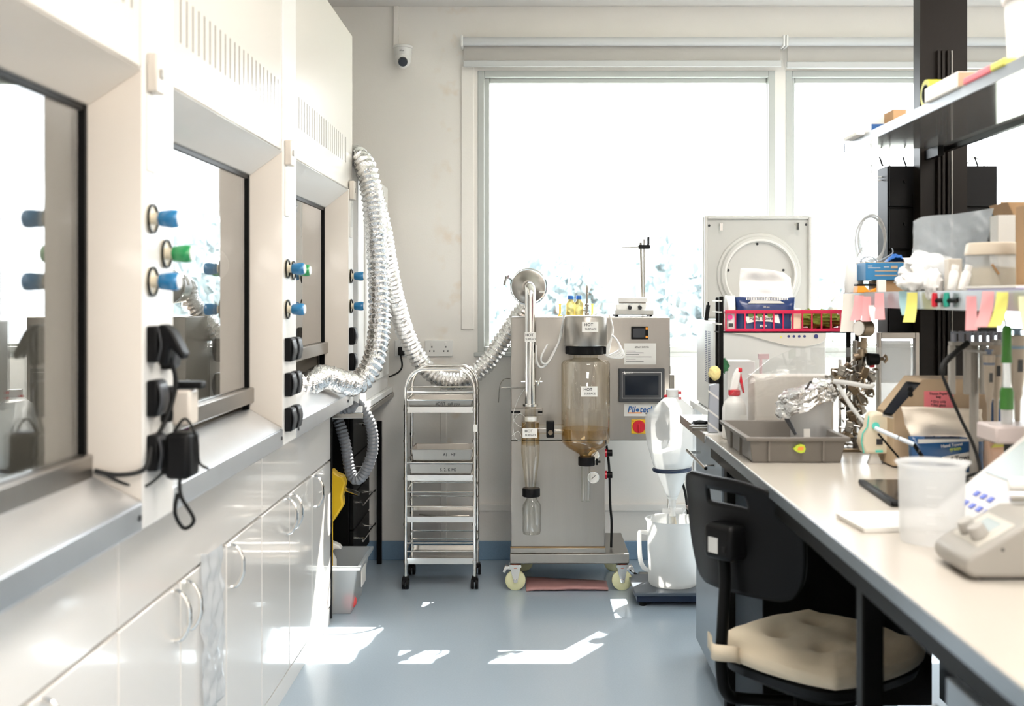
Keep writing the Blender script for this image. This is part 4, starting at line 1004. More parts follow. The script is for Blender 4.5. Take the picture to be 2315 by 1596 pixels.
# cable ties and coils on the left of that cabinet
def coil(name, label, c, rad, n, m_, rt=.0022, squash=1.25, tail=None, cat='tubing coil', seed=1):
    rnd = random.Random(seed); mb = MB()
    for k in range(n):
        rr = rad * rnd.uniform(.82, 1.05); ox, oz = rnd.uniform(-.008, .008), rnd.uniform(-.012, .012)
        mb.tube([V(c[0] + ox + rr * math.cos(2 * PI * j / 40), c[1] + k * .003 + rnd.uniform(-.002, .002), c[2] + oz + rr * squash * math.sin(2 * PI * j / 40)) for j in range(40)], rt, 8, True)
    if tail: mb.tube(spline(tail, 6), rt, 8)
    return tag(mb.build(name, m_), label, cat)
COILM = milky('tubing_film', (.74, .74, .73), .3)
c = P(1972, 540, 3.94)
coil('tubing_coil', 'coil of pale tubing hanging at the left side of the black drawer cabinet', (c.x, 3.955, c.z), .055, 5, COILM, .003, 1.7, [c + V(.01, 0, .02), P(1950, 560, 3.94), P(1930, 590, 3.94)])
c = P(1968, 592, 3.92)
coil('cable_coil', 'small loop of blue grey wire hanging below the pale tubing coil', (c.x, 3.94, c.z), .033, 2, mat('wire_blue', (.45, .5, .58), .4), .002, .75, [(c.x + .03, 3.945, c.z), (bx0 + .004, 3.95, c.z + .03), (bx0 + .012, 3.972, c.z + .05)], 'wire loop', 3)
for k, (px, py, l) in enumerate(((1988, 376, 'pale round wire loop hung at the top left of the black drawer cabinet'), (2205, 372, 'pale wire loop hung at the top right of the black drawer cabinet'))):
    c = P(px, py, 4.05)
    coil('wire_loop', l, (c.x, 4.05, c.z - .01), .038, 3, COILM, .002, 1.0, None, 'wire loop', 5 + k)
for px, l in ((1992, 'black cable tie poking up from the cabinet top, leftmost of three'), (2045, 'black cable tie poking up from the cabinet top just left of the column'), (2207, 'black cable tie poking up from the cabinet top right of the column')):
    q = P(px, 376, 4.02)
    o = tag(MB().tube([q + V(.006, 0, 0), q + V(-.006, 0, .034)], .0032, 6).build('cable_tie', BLACKP), l, 'cable tie'); o['group'] = 'cable ties on the black cabinet'

# ---- upper shelf goods
def box_thing(name, label, cat, x0, x1, y0, y1, z0, z1, m_, group=None, bev=.002):
    o = tag(MB().box(x0, x1, y0, y1, z0, z1).build(name, m_, bevel=bev, smooth=0), label, cat, group); return o
def carton_stripes(name, label, cat, x0, x1, y0, y1, z0, z1, m_, bands, group=None):
    r = thing(name, label, cat, ((x0 + x1) / 2, (y0 + y1) / 2, z0), group)
    MB().box(x0, x1, y0, y1, z0, z1).build('carton', m_, r, bevel=.002, smooth=0)
    for nm, bm_, (xa, xb, za, zb_), face in bands:
        if face == 'y': MB().box(xa, xb, y0 - .0008, y0 + .0005, za, zb_).build(nm, bm_, r, smooth=0)
        else: MB().box(x0 - .0008, x0 + .0005, xa, xb, za, zb_).build(nm, bm_, r, smooth=0)
    return r
u = UZ - .0025
bk = lambda px, x: x * FP / (px - PX0)          # depth at which an object of known x stands in that column of the view
y = 3.55
carton_stripes('pipette_tip_box', 'grey and blue tip box near the far end of the upper shelf', 'box', X(1970, y), X(2003, y), y, y + .1, u, Z(255, y), LGREY, [('blue_band', INKB, (X(1970, y), X(2003, y), u + .005, u + .025), 'y')])
y = 3.45
box_thing('small_carton', 'small brown carton beside the grey and blue tip box on the upper shelf', 'box', X(2012, y) + .01, X(2035, y) + .02, y, y + .09, u, Z(250, y) + .005, BROWNC)
y = 3.62
box_thing('paper_slips', 'thin pale paper stack at the far tip of the upper shelf', 'paper', X(1936, y) , X(1968, y), y, y + .15, u, u + .012, PAPER)
t = thing('tape_roll', 'small roll of yellow and black tape on the upper shelf behind the cream box', 'tape', (1.13, 3.14, u))
def roll(c, R, rr, w, m_, par, name):
    MX = Matrix(((0, 0, 1), (1, 0, 0), (0, 1, 0)))
    MB().lathe([(rr, -w / 2), (R, -w / 2), (R, w / 2), (rr, w / 2), (rr, -w / 2)], c, 28, MX, cap=False).build(name, m_, par)
cc = V(1.125, 3.115, u + .041)
roll(cc, .040, .026, .040, mat('hazard_tape', (0.75, 0.70, 0.04), .4, noise_amt=.5, nscale=30, c2=(.25, .24, .02)), t, 'tape_winding'); roll(cc, .026, .023, .042, BLACKP, t, 'core')
t = thing('cream_box', 'cream carton on the upper shelf edge just left of the pink packet', 'box', (1.14, 2.92, u))
MB().box(1.074, 1.20, 2.80, 3.035, u, 1.972).build('carton', PAPER, t, bevel=.003, smooth=0)
MB().box(1.076, 1.198, 2.798, 2.801, u + .002, 1.970).build('kraft_end', KRAFT, t, smooth=0)
for k, (ya, yb_, m_, l) in enumerate(((2.615, 2.775, PINKH, 'flat pink packet lying on the upper shelf'), (2.535, 2.61, YELN, 'flat yellow packet lying on the upper shelf next to the pink one'))):
    box_thing('flat_packet', l, 'packet', SHX0 - .006, SHX0 + .12, ya, yb_, u, u + .018, m_, 'flat packets on the upper shelf', .004)
b_ = thing('white_tub', 'tall white plastic tub with a rim on the upper shelf, top right corner', 'tub', (1.165, 2.56, u))
MB().lathe([(.001, 0), (.060, 0), (.068, .13), (.068, .15), (.074, .155), (.074, .17), (.070, .175), (.066, .26), (.001, .262)], (1.165, 2.56, u), 30).build('tub_body', WHITEP, b_)

# ---- lower shelf goods
w = MZ - .0025
y = 3.62
tapeb = thing('tape_dispenser', 'orange and black tape dispenser at the far end of the lower shelf', 'tape dispenser', (X(1962, y), y, w))
MB().prism([(X(1938, y), w), (X(1984, y), w), (X(1984, y), w + .018), (X(1966, y), w + .006), (X(1957, y), w + .022), (X(1940, y), w + .022)], y, y + .05).build('body', ORANGE, tapeb, bevel=.002)
MB().box(X(1940, y), X(1984, y), y + .01, y + .05, w + .0225, w + .030).build('cover', BLACKP, tapeb, bevel=.002)
y = 3.68
box_thing('brown_box', 'low brown carton beneath the blue glove box on the lower shelf', 'box', X(1988, y), X(2046, y), y, y + .12, w, Z(634, y), BROWNC)
g = carton_stripes('glove_box', 'blue printed glove box with a blue glove sticking out of its top', 'glove box', X(1955, y), X(2062, y), y - .01, y + .13, Z(633.5, y), Z(594, y), BLUEB,
    [('print_line', KRAFT, (X(1976, y), X(2026, y), Z(614, y), Z(611.5, y)), 'y'), ('print_line', KRAFT, (X(1976, y), X(2026, y), Z(624, y), Z(621.5, y)), 'y'),
     ('print_panel', KRAFT, (X(2012, y), X(2027, y), Z(607, y), Z(601, y)), 'y'), ('print_text', LGREY, (X(1960, y), X(1988, y), Z(606.5, y), Z(605, y)), 'y'), ('print_text', LGREY, (X(1960, y), X(1970, y), Z(602.5, y), Z(601, y)), 'y'), ('print_text', LGREY, (X(1996, y), X(2008, y), Z(604.5, y), Z(603, y)), 'y'),
     ('print_text', LGREY, (X(2032, y), X(2040, y), Z(610, y), Z(607, y)), 'y'), ('print_text', LGREY, (X(2045, y), X(2054, y), Z(604, y), Z(602, y)), 'y'), ('print_text', LGREY, (X(2045, y), X(2052, y), Z(616, y), Z(613, y)), 'y')])
MB().grid(lambda a, b: (X(2011 + 46 * a, y) + .0, y + .02 + .06 * b, Z(593, y) + .028 * math.sin(PI * a) ** .7 * math.sin(PI * (b * .8 + .2)) * (1 + .4 * noise.noise(V(a * 9, b * 6, 2)))), 20, 8).build('glove', BLUEG, g, solid=.001)
MB().box(X(1958, y), X(2058, y), y, y + .12, Z(593.8, y), Z(592, y)).build('torn_flap', KRAFT, g, smooth=0)
y = 3.60
box_thing('white_card_box', 'small white upright card beside the orange tape dispenser', 'card', X(1983, y) - .004, X(1999, y), y - .02, y - .005, w, Z(633, y), PAPER)
y = 3.75
o = tag(MB().lathe([(.03, 0), (.032, .004), (.032, .09), (.024, .10), (.001, .101)], (X(1940, y), y + .05, w), 24).build('white_jar', WHITEP), 'white jar at the far left end of the lower shelf behind the tape dispenser', 'jar')
# bag of cotton
y = 3.18
b_ = thing('plastic_bag', 'large clear plastic bag of white cotton slumped on the lower shelf', 'plastic bag', (X(2140, y), y + .05, w))
top = [(2065, 500), (2085, 490), (2110, 487), (2150, 485), (2200, 478), (2246, 470)]
def bagp(u_, v_, s):
    xb_ = 2062 + 150 * u_; k = u_ * (len(top) - 1); i = min(int(k), len(top) - 2); f = k - i
    xt = top[i][0] + (top[i + 1][0] - top[i][0]) * f; yt = top[i][1] + (top[i + 1][1] - top[i][1]) * f
    px = xb_ + (xt - xb_) * v_; py = 656 + (yt - 656) * v_
    bulge = .075 * math.sin(PI * min(max(u_, 0), 1)) ** .6 * (1 - v_ ** 2.2) + .004
    cr = .012 * noise.noise(V(u_ * 5, v_ * 5, s * 3)) + .006 * noise.noise(V(u_ * 14, v_ * 12, s))
    p = P(px, py, y + .06); p.y += s * (bulge + cr); p.z = max(p.z, w + .001)
    return p
MB().grid(lambda a, b: bagp(a, b, -1), 34, 26).grid(lambda a, b: bagp(a, b, 1), 34, 26).build('bag_film', BAGP, b_, smooth=180)
def lump(c, r_, sq, seed, m_, name, par=None, label=None, cat=None, amp=.35, fr=12, n=28, group=None):
    mb = MB().sphere((0, 0, 0), 1, n, n // 2, (1, 1, 1)); out = []
    for p in mb.v:
        d = p.normalized(); k = 1 + amp * noise.noise(d * fr * .15 * 1.6 + V(seed, 0, 0)) + amp * .5 * noise.noise(d * fr * .45 + V(0, seed, 0))
        out.append(V(c[0] + d.x * r_ * sq[0] * k, c[1] + d.y * r_ * sq[1] * k, c[2] + d.z * r_ * sq[2] * k))
    mb.v = out
    o = mb.build(name, m_, par, smooth=60)
    if label: tag(o, label, cat, group)
    return o
lump((X(2120, y), y + .06, w + .058), .055, (1.5, .9, 1.0), 3, WIPE, 'cotton', b_)
lump((X(2155, y), y + .07, w + .045), .042, (1.2, .9, 1.0), 5, WIPE, 'cotton', b_)
y = 3.22
lump((X(2062, y) + .0, y - .03, w + .028), .032, (1.7, .8, .85), 8, WIPE, 'crumpled_tissue', None, 'crumpled white tissue on the lower shelf left of the clear bag', 'tissue', group='crumpled tissues on the lower shelf')
lump((SHX0 + .008, 3.02, w + .022), .030, (.8, 1.1, 1.3), 12, WIPE, 'crumpled_tissue', None, 'crumpled white tissue overhanging the shelf edge in front of the clear bag', 'tissue', group='crumpled tissues on the lower shelf')
# jar with cream lid
y = 3.0; jx = X(2245, y); r_ = 58 * y / FP
j = thing('storage_jar', 'big clear jar with a cream lid standing on the lower shelf', 'jar', (jx, y, w))
MB().lathe([(.001, .001), (r_ - .006, .001), (r_, .008), (r_, .098), (r_ - .004, .104)], (jx, y, w), 36, cap=False).build('jar_body', MILKC, j)
MB().lathe([(r_ + .003, .100), (r_ + .004, .104), (r_ - .001, .130), (r_ - .006, .133), (.001, .133)], (jx, y, w), 36).build('lid', mat('lid_cream', (0.80, 0.70, 0.57), .4), j)
MB().lathe([(.001, .004), (r_ - .012, .004), (r_ - .012, .065), (.001, .07)], (jx, y, w), 30).build('contents', mat('beige_powder', (0.72, 0.62, 0.45), .8), j)
MB().box(-.003, .003, -.001, .001, -.016, .016, Matrix.Translation((X(2250, y - r_), y - r_ - .001, w + .06)) @ Matrix.Rotation(-.6, 4, 'Y')).build('pen_mark', BROWNC, j, smooth=0)
for k, (px, ya, ang, l) in enumerate(((2160, 2.93, .18, 'white bottle leaning in front of the cream lidded jar, left of two'), (2184, 2.90, .28, 'white bottle leaning in front of the cream lidded jar, right of two'))):
    M = Matrix.Translation((X(px, ya) - .012, ya, w)) @ Matrix.Rotation(ang, 4, 'Y')
    b_ = thing('white_bottle', l, 'bottle', (X(px, ya), ya, w), 'small white bottles on the lower shelf')
    MB().lathe([(.001, .004), (.011, .004), (.012, .01), (.012, .05), (.008, .058), (.001, .058)], (0, 0, 0), 18).xf(M).build('bottle_body', WHITEP, b_)
    MB().lathe([(.0095, .058), (.0095, .072), (.001, .073)], (0, 0, 0), 18).xf(M).build('cap', WHITEP, b_)
box_thing('card_wedge', 'pale card sleeve standing behind the two white bottles', 'card', X(2150, 3.02), X(2182, 3.02), 3.04, 3.07, w, Z(585, 3.05), mat('pale_card', (.78, .72, .64), .6))
# open carton and white box
y = 3.16
c_ = thing('open_carton', 'brown cardboard carton with open flaps at the right end of the lower shelf', 'carton', (X(2300, y) + .05, y + .1, w))
x0, x1 = X(2258, y + .2), 1.60
cb = MB()
for bx in ((x0, x1, y + .06, y + .065), (x0, x1, y + .2, y + .205), (x0, x0 + .005, y + .065, y + .2), (x1 - .005, x1, y + .065, y + .2)): cb.box(*bx, w, Z(500, y))
cb.box(x0, x1, y + .06, y + .205, w, w + .004)
cb.build('walls', BROWNC, c_, smooth=0)
zt_ = Z(500, y)
MB().hexa([V(x0, y + .2, zt_), V(x1, y + .2, zt_), V(x1, y + .205, zt_), V(x0, y + .205, zt_), V(x0 + .02, y + .23, zt_ + .075), V(x1, y + .23, zt_ + .075), V(x1, y + .235, zt_ + .075), V(x0 + .02, y + .235, zt_ + .075)]).build('flap', BROWNC, c_, smooth=0)
MB().hexa([V(x0, y + .07, zt_), V(x0 + .004, y + .07, zt_), V(x0 + .004, y + .2, zt_), V(x0, y + .2, zt_), V(x0 - .03, y + .07, zt_ + .06), V(x0 - .026, y + .07, zt_ + .06), V(x0 - .026, y + .2, zt_ + .06), V(x0 - .03, y + .2, zt_ + .06)]).build('flap', BROWNC, c_, smooth=0)
y = 2.62
c_ = thing('tall_carton', 'tall brown carton panel at the right picture edge on the lower shelf', 'carton', (1.25, y, w))
MB().box(X(2296, y + .2), X(2296, y + .2) + .2, y, y + .2, w, Z(452, y)).build('walls', BROWNC, c_, bevel=.002, smooth=0)
y = 3.12
box_thing('white_carton', 'white upright carton standing on the shelf behind the cream lidded jar', 'box', X(2256, y), X(2296, y), y, y + .055, w, Z(486, y), PAPER)
for k in range(2):
    box_thing('purple_pad', ('lower', 'upper')[k] + ' thin purple and white pad lying on the shelf edge in front of the jar', 'pad', 1.10, 1.22, 2.50 + k * .02, 2.80 + k * .02, w + .0065 * k, w + .006 + .0065 * k, (mat('purple_pad', (.22, .18, .36), .5), PAPER)[k], 'thin pads on the lower shelf', .001)

# ---- sticky notes on the shelf edge
def sticky(px, wpx, py0, py1, m_, label, lean=0.0, curl=.03, name='sticky_note', cat='sticky note'):
    xe = SHX0 - .0015; Yc = xe * FP / (px + wpx / 2 - PX0)
    half = wpx / 2 * Yc / FP
    z1, z0 = Z(py0, Yc), Z(py1, Yc)
    dirv = V(.80, -.60 * 1.0, 0)                       # notes twist away from the edge towards the room
    def f(a, b):
        s = (a - .5) * 2 * half
        tw = min(1, b * 3)
        p = V(xe, Yc, z1 + (z0 - z1) * b)
        ww = s * (1.0 + .15 * b)
        p += V(ww * .9 - abs(half) * .95, -abs(ww) * .12 - .001, 0)
        p.x += -lean * b * b - .004; p.y -= curl * b * b
        return p
    return tag(MB().grid(f, 5, 10).build(name, m_, smooth=80), label, cat, 'sticky notes on the lower shelf edge')
sticky(1944, 24, 668, 724, PINKN, 'pale pink sticky note, leftmost of the pink notes on the shelf edge', .022)
sticky(1962, 20, 670, 726, PINKN, 'pale pink sticky note, second from the left on the shelf edge', .012)
sticky(1990, 22, 662, 722, PINKN, 'pale pink sticky note, third from the left on the shelf edge', .008)
sticky(2043, 20, 658, 712, BLUN, 'pale blue sticky note half behind the left yellow one', .0)
sticky(2064, 26, 661, 728, YELN, 'yellow sticky note overlapping the pale blue note', .02)
sticky(2198, 26, 669, 746, PINKN, 'bright pink sticky note hanging alone right of the marker pens', .012)
sticky(2236, 30, 659, 738, PINKN, 'bright pink sticky note half covered by a yellow note', .03)
sticky(2268, 30, 660, 738, YELN, 'yellow sticky note over the bright pink note at the right', .03)
sticky(2316, 24, 670, 755, mat('pale_yellow_paper', (.86, .82, .55), .7), 'pale yellow sticky note at the right picture edge', .0)
sticky(1920, 30, 664, 750, mat('masking_paper', (.83, .80, .74), .6), 'long cream paper strip hanging from the far tip of the shelf', .012, .02, 'paper_strip', 'paper')
sticky(1972, 14, 690, 722, mat('white_label_paper', (.84, .86, .87), .6), 'narrow white label hanging between the left pink notes', .0)
for px, m_, l in ((2113, RED, 'red capped marker clipped to the lower shelf edge'), (2140, mat('marker_green', (.02, .34, .25), .35), 'green capped marker clipped to the lower shelf edge')):
    Yc = (SHX0 - .012) * FP / (px - PX0)
    mk = thing('marker', l, 'marker pen', (SHX0 - .012, Yc, Z(690, Yc)), 'markers on the shelf edge')
    MB().lathe([(.001, 0), (.008, .002), (.009, .02), (.007, .038), (.001, .039)], (SHX0 - .012, Yc, Z(688, Yc) - .008), 14).build('cap', m_, mk)
    MB().tube([(SHX0 - .010, Yc - .002, Z(680, Yc)), (SHX0 - .002, Yc - .05, Z(678, Yc))], .006, 10).build('barrel', BLACKP, mk)
# ================================================================ CENTRIFUGE WITH OPEN LID
CYF = 4.90
t = thing('side_table', 'white side table beyond the bench carrying the centrifuge', 'table', (1.05, 5.15, 0))
MB().box(.79, 1.42, 4.74, 5.56, .855, .885).build('tabletop', WHITEP, t, bevel=.003)
for x, y in ((.80, 4.76), (1.37, 4.76), (.80, 5.5), (1.37, 5.5)): MB().box(x, x + .04, y, y + .04, 0, .855).build('leg', LGREY, t, smooth=0)
r = thing('centrifuge', 'grey benchtop centrifuge with its square lid standing open before the window', 'centrifuge', (1.05, 5.15, .886))
cx0, cx1 = X(1614, CYF), X(1868, CYF); zt = Z(727, CYF)
BEIGE = mat('centrifuge_beige', (0.66, 0.62, 0.56), 0.4)
MB().box(cx0, cx1, CYF, 5.42, .887, zt).build('body', LGREY, r, bevel=.012, seg=3)
sl = MB()
for k in range(28):
    for m_ in range(2):
        z = zt - .05 - k * .0085
        sl.box(cx0 - .001, cx0 + .002, 5.0 + m_ * .09, 5.06 + m_ * .09, z - .0022, z + .0022)
sl.build('side_vents', mat('vent_blue_black', (.08, .09, .16), .5), r, smooth=0)
pts = [(X(1690, CYF), Z(762, CYF))]
pts = [(cx0 + .01, Z(745, CYF)), (cx1 - .004, Z(745, CYF)), (cx1 - .004, Z(765, CYF)), (X(1855, CYF), Z(776, CYF)), (X(1820, CYF), Z(783, CYF)), (X(1780, CYF), Z(782, CYF)), (X(1735, CYF), Z(771, CYF)), (X(1690, CYF), Z(758, CYF)), (cx0 + .01, Z(749, CYF))]
pn = MB().prism(pts, CYF - .014, CYF - .0005).build('control_panel', BEIGE, r, bevel=.003)
for px in (1781, 1793, 1805, 1817): MB().cyl((X(px, CYF), CYF - .014, Z(760, CYF)), (X(px, CYF), CYF - .017, Z(760, CYF)), .0055, n=14).build('button', mat('button_navy', (.05, .06, .2), .4), pn)
MB().cyl((X(1843, CYF), CYF - .014, Z(760, CYF)), (X(1843, CYF), CYF - .018, Z(760, CYF)), .009, n=18).build('start_button', MATS['button_navy'], pn)
MB().cyl((X(1764, CYF), CYF - .014, Z(762, CYF)), (X(1764, CYF), CYF - .017, Z(762, CYF)), .005, n=14).build('lamp', YELN, pn)
ly = 5.30
lx0, lx1, lz0, lz1 = X(1590, ly), X(1835, ly), Z(720, ly), Z(487, ly)
LIDG = mat('lid_grey', (0.60, 0.60, 0.575), 0.45)
ld = MB().box(lx0, lx1, ly, ly + .06, lz0, lz1).build('lid', LIDG, r, bevel=.012, seg=3)
rm = MB(); e = .018
rm.box(lx0 + .004, lx0 + e, ly - .018, ly, lz0, lz1 - .004).box(lx1 - e, lx1 - .004, ly - .018, ly, lz0, lz1 - .004).box(lx0 + e, lx1 - e, ly - .018, ly, lz1 - e, lz1 - .004)
rm.build('lid_rim', LGREY, ld, bevel=.004)
lcx, lcz = X(1716, ly), Z(622, ly)
My = Matrix(((1, 0, 0), (0, 0, 1), (0, 1, 0)))
MB().lathe([(.205, .001), (.200, -.010), (.190, -.012), (.183, -.028), (.168, -.032), (.160, -.022), (.155, -.008), (.001, -.008)], (lcx, ly, lcz), 64, My, cap=False).build('lid_seal', LGREY, ld)
MB().lathe([(.172, -.034), (.168, -.036), (.162, -.034)], (lcx, ly, lcz), 64, My, cap=False).build('seal_ring', WHITEP, ld)
for px, py in ((1627, 508), (1798, 507)):
    MB().cyl(P(px, py, ly), P(px, py, ly) + V(0, -.045, -.012), .005).box(X(px, ly) - .006, X(px, ly) + .006, ly - .05, ly - .035, Z(py, ly) - .03, Z(py, ly) + .004).build('latch_hook', CHROME, ld)
sc_ = MB()
for px, py in ((1603, 510), (1822, 508), (1711, 552), (1646, 611), (1770, 611), (1599, 706)): sc_.cyl((X(px, ly), ly - (.010 if 1640 < px < 1780 else .0), Z(py, ly)), (X(px, ly), ly - (.012 if 1640 < px < 1780 else .003), Z(py, ly)), .006, n=10)
sc_.build('screws', DGREY, ld)
MB().cyl((X(1604, 5.1), 5.2, zt), (X(1604, 5.1) + .01, 5.2, Z(690, 5.1)), .010).cyl((X(1604, 5.1) + .01, 5.2, Z(690, 5.1)), (X(1604, 5.1) + .01, 5.2, Z(683, 5.1)), .004).build('hinge_strut', BLACKP, r)

# ================================================================ RACK WITH RED BASKET
RY = 4.06
r = thing('basket_rack', 'black two post rack holding the red basket above the bench', 'rack', (.92, 4.2, .9075))
x0, x1 = X(1629, RY), X(1925, RY)
MB().box(x0 - .006, x0 + .010, RY - .008, RY + .008, .908, Z(670, RY)).build('post', BLACKM, r, bevel=.003)
MB().box(X(1622, RY + .12) - .006, X(1622, RY + .12) + .010, RY + .12, RY + .135, .908, Z(672, RY + .12)).build('post', BLACKM, r, bevel=.003)
MB().box(x1 - .006, x1 + .010, RY + .04, RY + .055, .908, Z(752, RY)).build('post', BLACKM, r, bevel=.003)
MB().box(x1 + .05, x1 + .064, RY + .12, RY + .135, .908, Z(752, RY)).build('post', BLACKM, r, bevel=.003)
bn = MB()
for py in (682, 707, 734): bn.box(x0 - .009, x0 + .004, RY - .011, RY + .13, Z(py, RY), Z(py - 3, RY))
bn.build('joint_band', LGREY, r, smooth=0)
MB().box(x0, x1 + .012, RY + .005, RY + .135, Z(753, RY), Z(750.5, RY)).build('tray', BLACKM, r, smooth=0)
ft = MB().box(x0 - .10, x0 + .005, RY + .02, RY + .03, .907, .918).box(x0 - .10, x0 + .005, RY + .10, RY + .11, .907, .918)
ft.build('foot_bar', DARKST, r)
b_ = thing('red_basket', 'crimson plastic slatted basket on the black rack, full of wipes', 'basket', (.92, 4.13, Z(750, RY)))
bx0, bx1, by0, by1, bz0, bz1 = X(1639, RY), X(1945, RY), RY - .005, RY + .15, Z(749, RY), Z(701, RY)
m = MB()
m.box(bx0, bx1, by0, by0 + .004, bz1 - .013, bz1).box(bx0, bx1, by0, by0 + .004, bz0, bz0 + .010).box(bx0, bx1, by1 - .004, by1, bz1 - .013, bz1).box(bx0, bx1, by1 - .004, by1, bz0, bz0 + .01)
m.box(bx0, bx0 + .004, by0 + .004, by1 - .004, bz1 - .013, bz1).box(bx1 - .004, bx1, by0 + .004, by1 - .004, bz1 - .013, bz1).box(bx0, bx1, by0 + .004, by1 - .004, bz0, bz0 + .003)
m.build('frame', CRIMSON, b_, bevel=.001, smooth=0)
n = 15
for k in range(n):
    xx = bx0 + (bx1 - bx0 - .006) * k / (n - 1)
    for yy in (by0, by1 - .004): MB().box(xx, xx + .0055, yy + .0005, yy + .0035, bz0 + .01, bz1 - .013).build('slat', CRIMSON, b_, smooth=0)
for yy in (by0 + .05, by0 + .1):
    for xx in (bx0, bx1 - .004): MB().box(xx, xx + .004, yy, yy + .006, bz0 + .003, bz1 - .013).build('slat', CRIMSON, b_, smooth=0)
def pack(root, x0, x1, y0, y1, z0, z1, top_k, m_):
    """soft film pack: flat front, crimped upper edge"""
    def f(u, v):
        a = 2 * PI * u; cx, cy = (x0 + x1) / 2, (y0 + y1) / 2
        ex = math.copysign(abs(math.cos(a)) ** .35, math.cos(a)); ey = math.copysign(abs(math.sin(a)) ** .5, math.sin(a))
        tk = 1 - top_k * max(0, (v - .72) / .28) ** 1.5
        return V(cx + ex * (x1 - x0) / 2 * (1 - .04 * math.sin(PI * v)), cy + ey * (y1 - y0) / 2 * tk + .003 * noise.noise(V(u * 9, v * 5, 1)), z0 + (z1 - z0) * v + .006 * noise.noise(V(u * 7, 3, 0)) * (v > .9))
    mb = MB().grid(f, 48, 14, True); nb = len(mb.v)
    mb.f.append(tuple(range(48))); mb.f.append(tuple(nb - 48 + i for i in range(48)))
    return mb.build('film_pack', m_, root, smooth=60)
wy0, wy1 = by0 + .012, by0 + .085
p_ = thing('wipes_pack', 'navy hand towel wipes pack in the red basket, white cloth pulled up', 'wipes pack', (X(1735, RY), RY + .05, bz0 + .005))
px0, px1, pz0, pz1 = X(1665, RY), X(1803, RY), bz0 + .0045, Z(672, RY)
fp = pack(p_, px0, px1, wy0, wy1, pz0, pz1, .75, NAVY)
lb = wy0 - .0035
MB().prism([(X(1684, RY), Z(716, RY)), (X(1760, RY), Z(711, RY)), (X(1764, RY), Z(731, RY)), (X(1740, RY), Z(727, RY)), (X(1712, RY), Z(726, RY)), (X(1690, RY), Z(731, RY))], lb, lb + .003).build('title_panel', PAPER, fp, smooth=0)
text('lettering', 'Hand Towel', .018, (X(1722, RY), lb - .0008, Z(720, RY)), FACE_CAM, INK, fp, bold=.0003)
text('lettering', 'eco', .017, (X(1726, RY), lb - .0006, Z(736, RY)), FACE_CAM, PAPER, fp, bold=.0003)
text('lettering', '100 pcs', .008, (X(1733, RY), lb + .003, Z(694, RY)), FACE_CAM, PAPER, fp)
MB().prism([(X(1692, RY), Z(686, RY)), (X(1775, RY), Z(686, RY)), (X(1765, RY), Z(680, RY)), (X(1700, RY), Z(678, RY))], lb + .004, lb + .0065).build('label_band', LGREY, fp, smooth=0)
for k, xx in enumerate((1698, 1718, 1741)):
    MB().lathe([(.010, -.001), (.010, .001)], (X(xx, RY), lb, Z(711.5, RY)), 18, My).build('leaf_badge', mat('badge_green', (.2, .32, .08), .5), fp, smooth=0)
tk = MB(); rnd = random.Random(4)
for k in range(26): tk.box(X(1688 + k * 3.7, RY), X(1690 + k * 3.7, RY), lb + .004, lb + .007, Z(678 + rnd.uniform(0, 1), RY), Z(673 - rnd.uniform(0, 2), RY))
tk.build('tear_print', PAPER, fp, smooth=0)
def cl(u, v):
    xl_, xr_ = X(1676 + 6 * v, RY), X(1800 - 2 * v, RY)
    zt_ = Z(605 + 14 * u ** 2 + 10 * max(0, u - .85) * 6, RY)
    z = pz1 - .012 + (zt_ - pz1 + .012) * (v if v < .55 else v)
    yy = (wy0 + wy1) / 2 + .022 * math.sin(v * 2.2) * (1 if v < .8 else 1) + .012 * noise.noise(V(u * 4, v * 4, 7)) + .01 * math.sin(u * 5 + v * 2)
    return V(xl_ + (xr_ - xl_) * u, yy, z)
MB().grid(cl, 20, 18).build('pulled_cloth', WIPE, p_, solid=.006, sub=1)
q = thing('white_pouch', 'white pouch with a pink dot at the left end of the red basket', 'pouch', (X(1652, RY), RY + .04, bz0 + .005))
fq = pack(q, X(1644, RY), X(1663, RY) + .004, wy0, wy1, pz0, Z(668, RY), .6, WHITEP)
MB().lathe([(.010, -.001), (.010, .001)], (X(1647, RY) + .006, wy0 - .003, Z(717, RY)), 18, My).build('dot', mat('pink_dot', (.85, .05, .3), .5), fq, smooth=0)
MB().box(X(1648, RY), X(1658, RY), wy0 - .003, wy0 - .001, Z(739, RY), Z(731, RY)).build('print_block', DGREY, fq, smooth=0)
q = thing('colourful_pack', 'orange and cream film pack in the middle of the red basket', 'packet', (X(1790, RY), RY + .04, bz0 + .005))
fq = pack(q, X(1770, RY) + .004 + .022, X(1812, RY) + .004, wy0 + .002, wy1 - .01, pz0, Z(698, RY), .6, mat('orange_cream_film', (.86, .58, .36), .35, noise_amt=.8, nscale=16, c2=(.86, .78, .66)))
lump((X(1858, RY), RY + .065, Z(722, RY)), .052, (1.75, .85, .58), 21, OLIVE, 'green_cloth', None, 'crumpled olive green cloth bundled in the right half of the red basket', 'cloth', amp=.6, fr=16, n=44)

# ================================================================ THINGS ON THE BENCH
BT = BZ + .0008
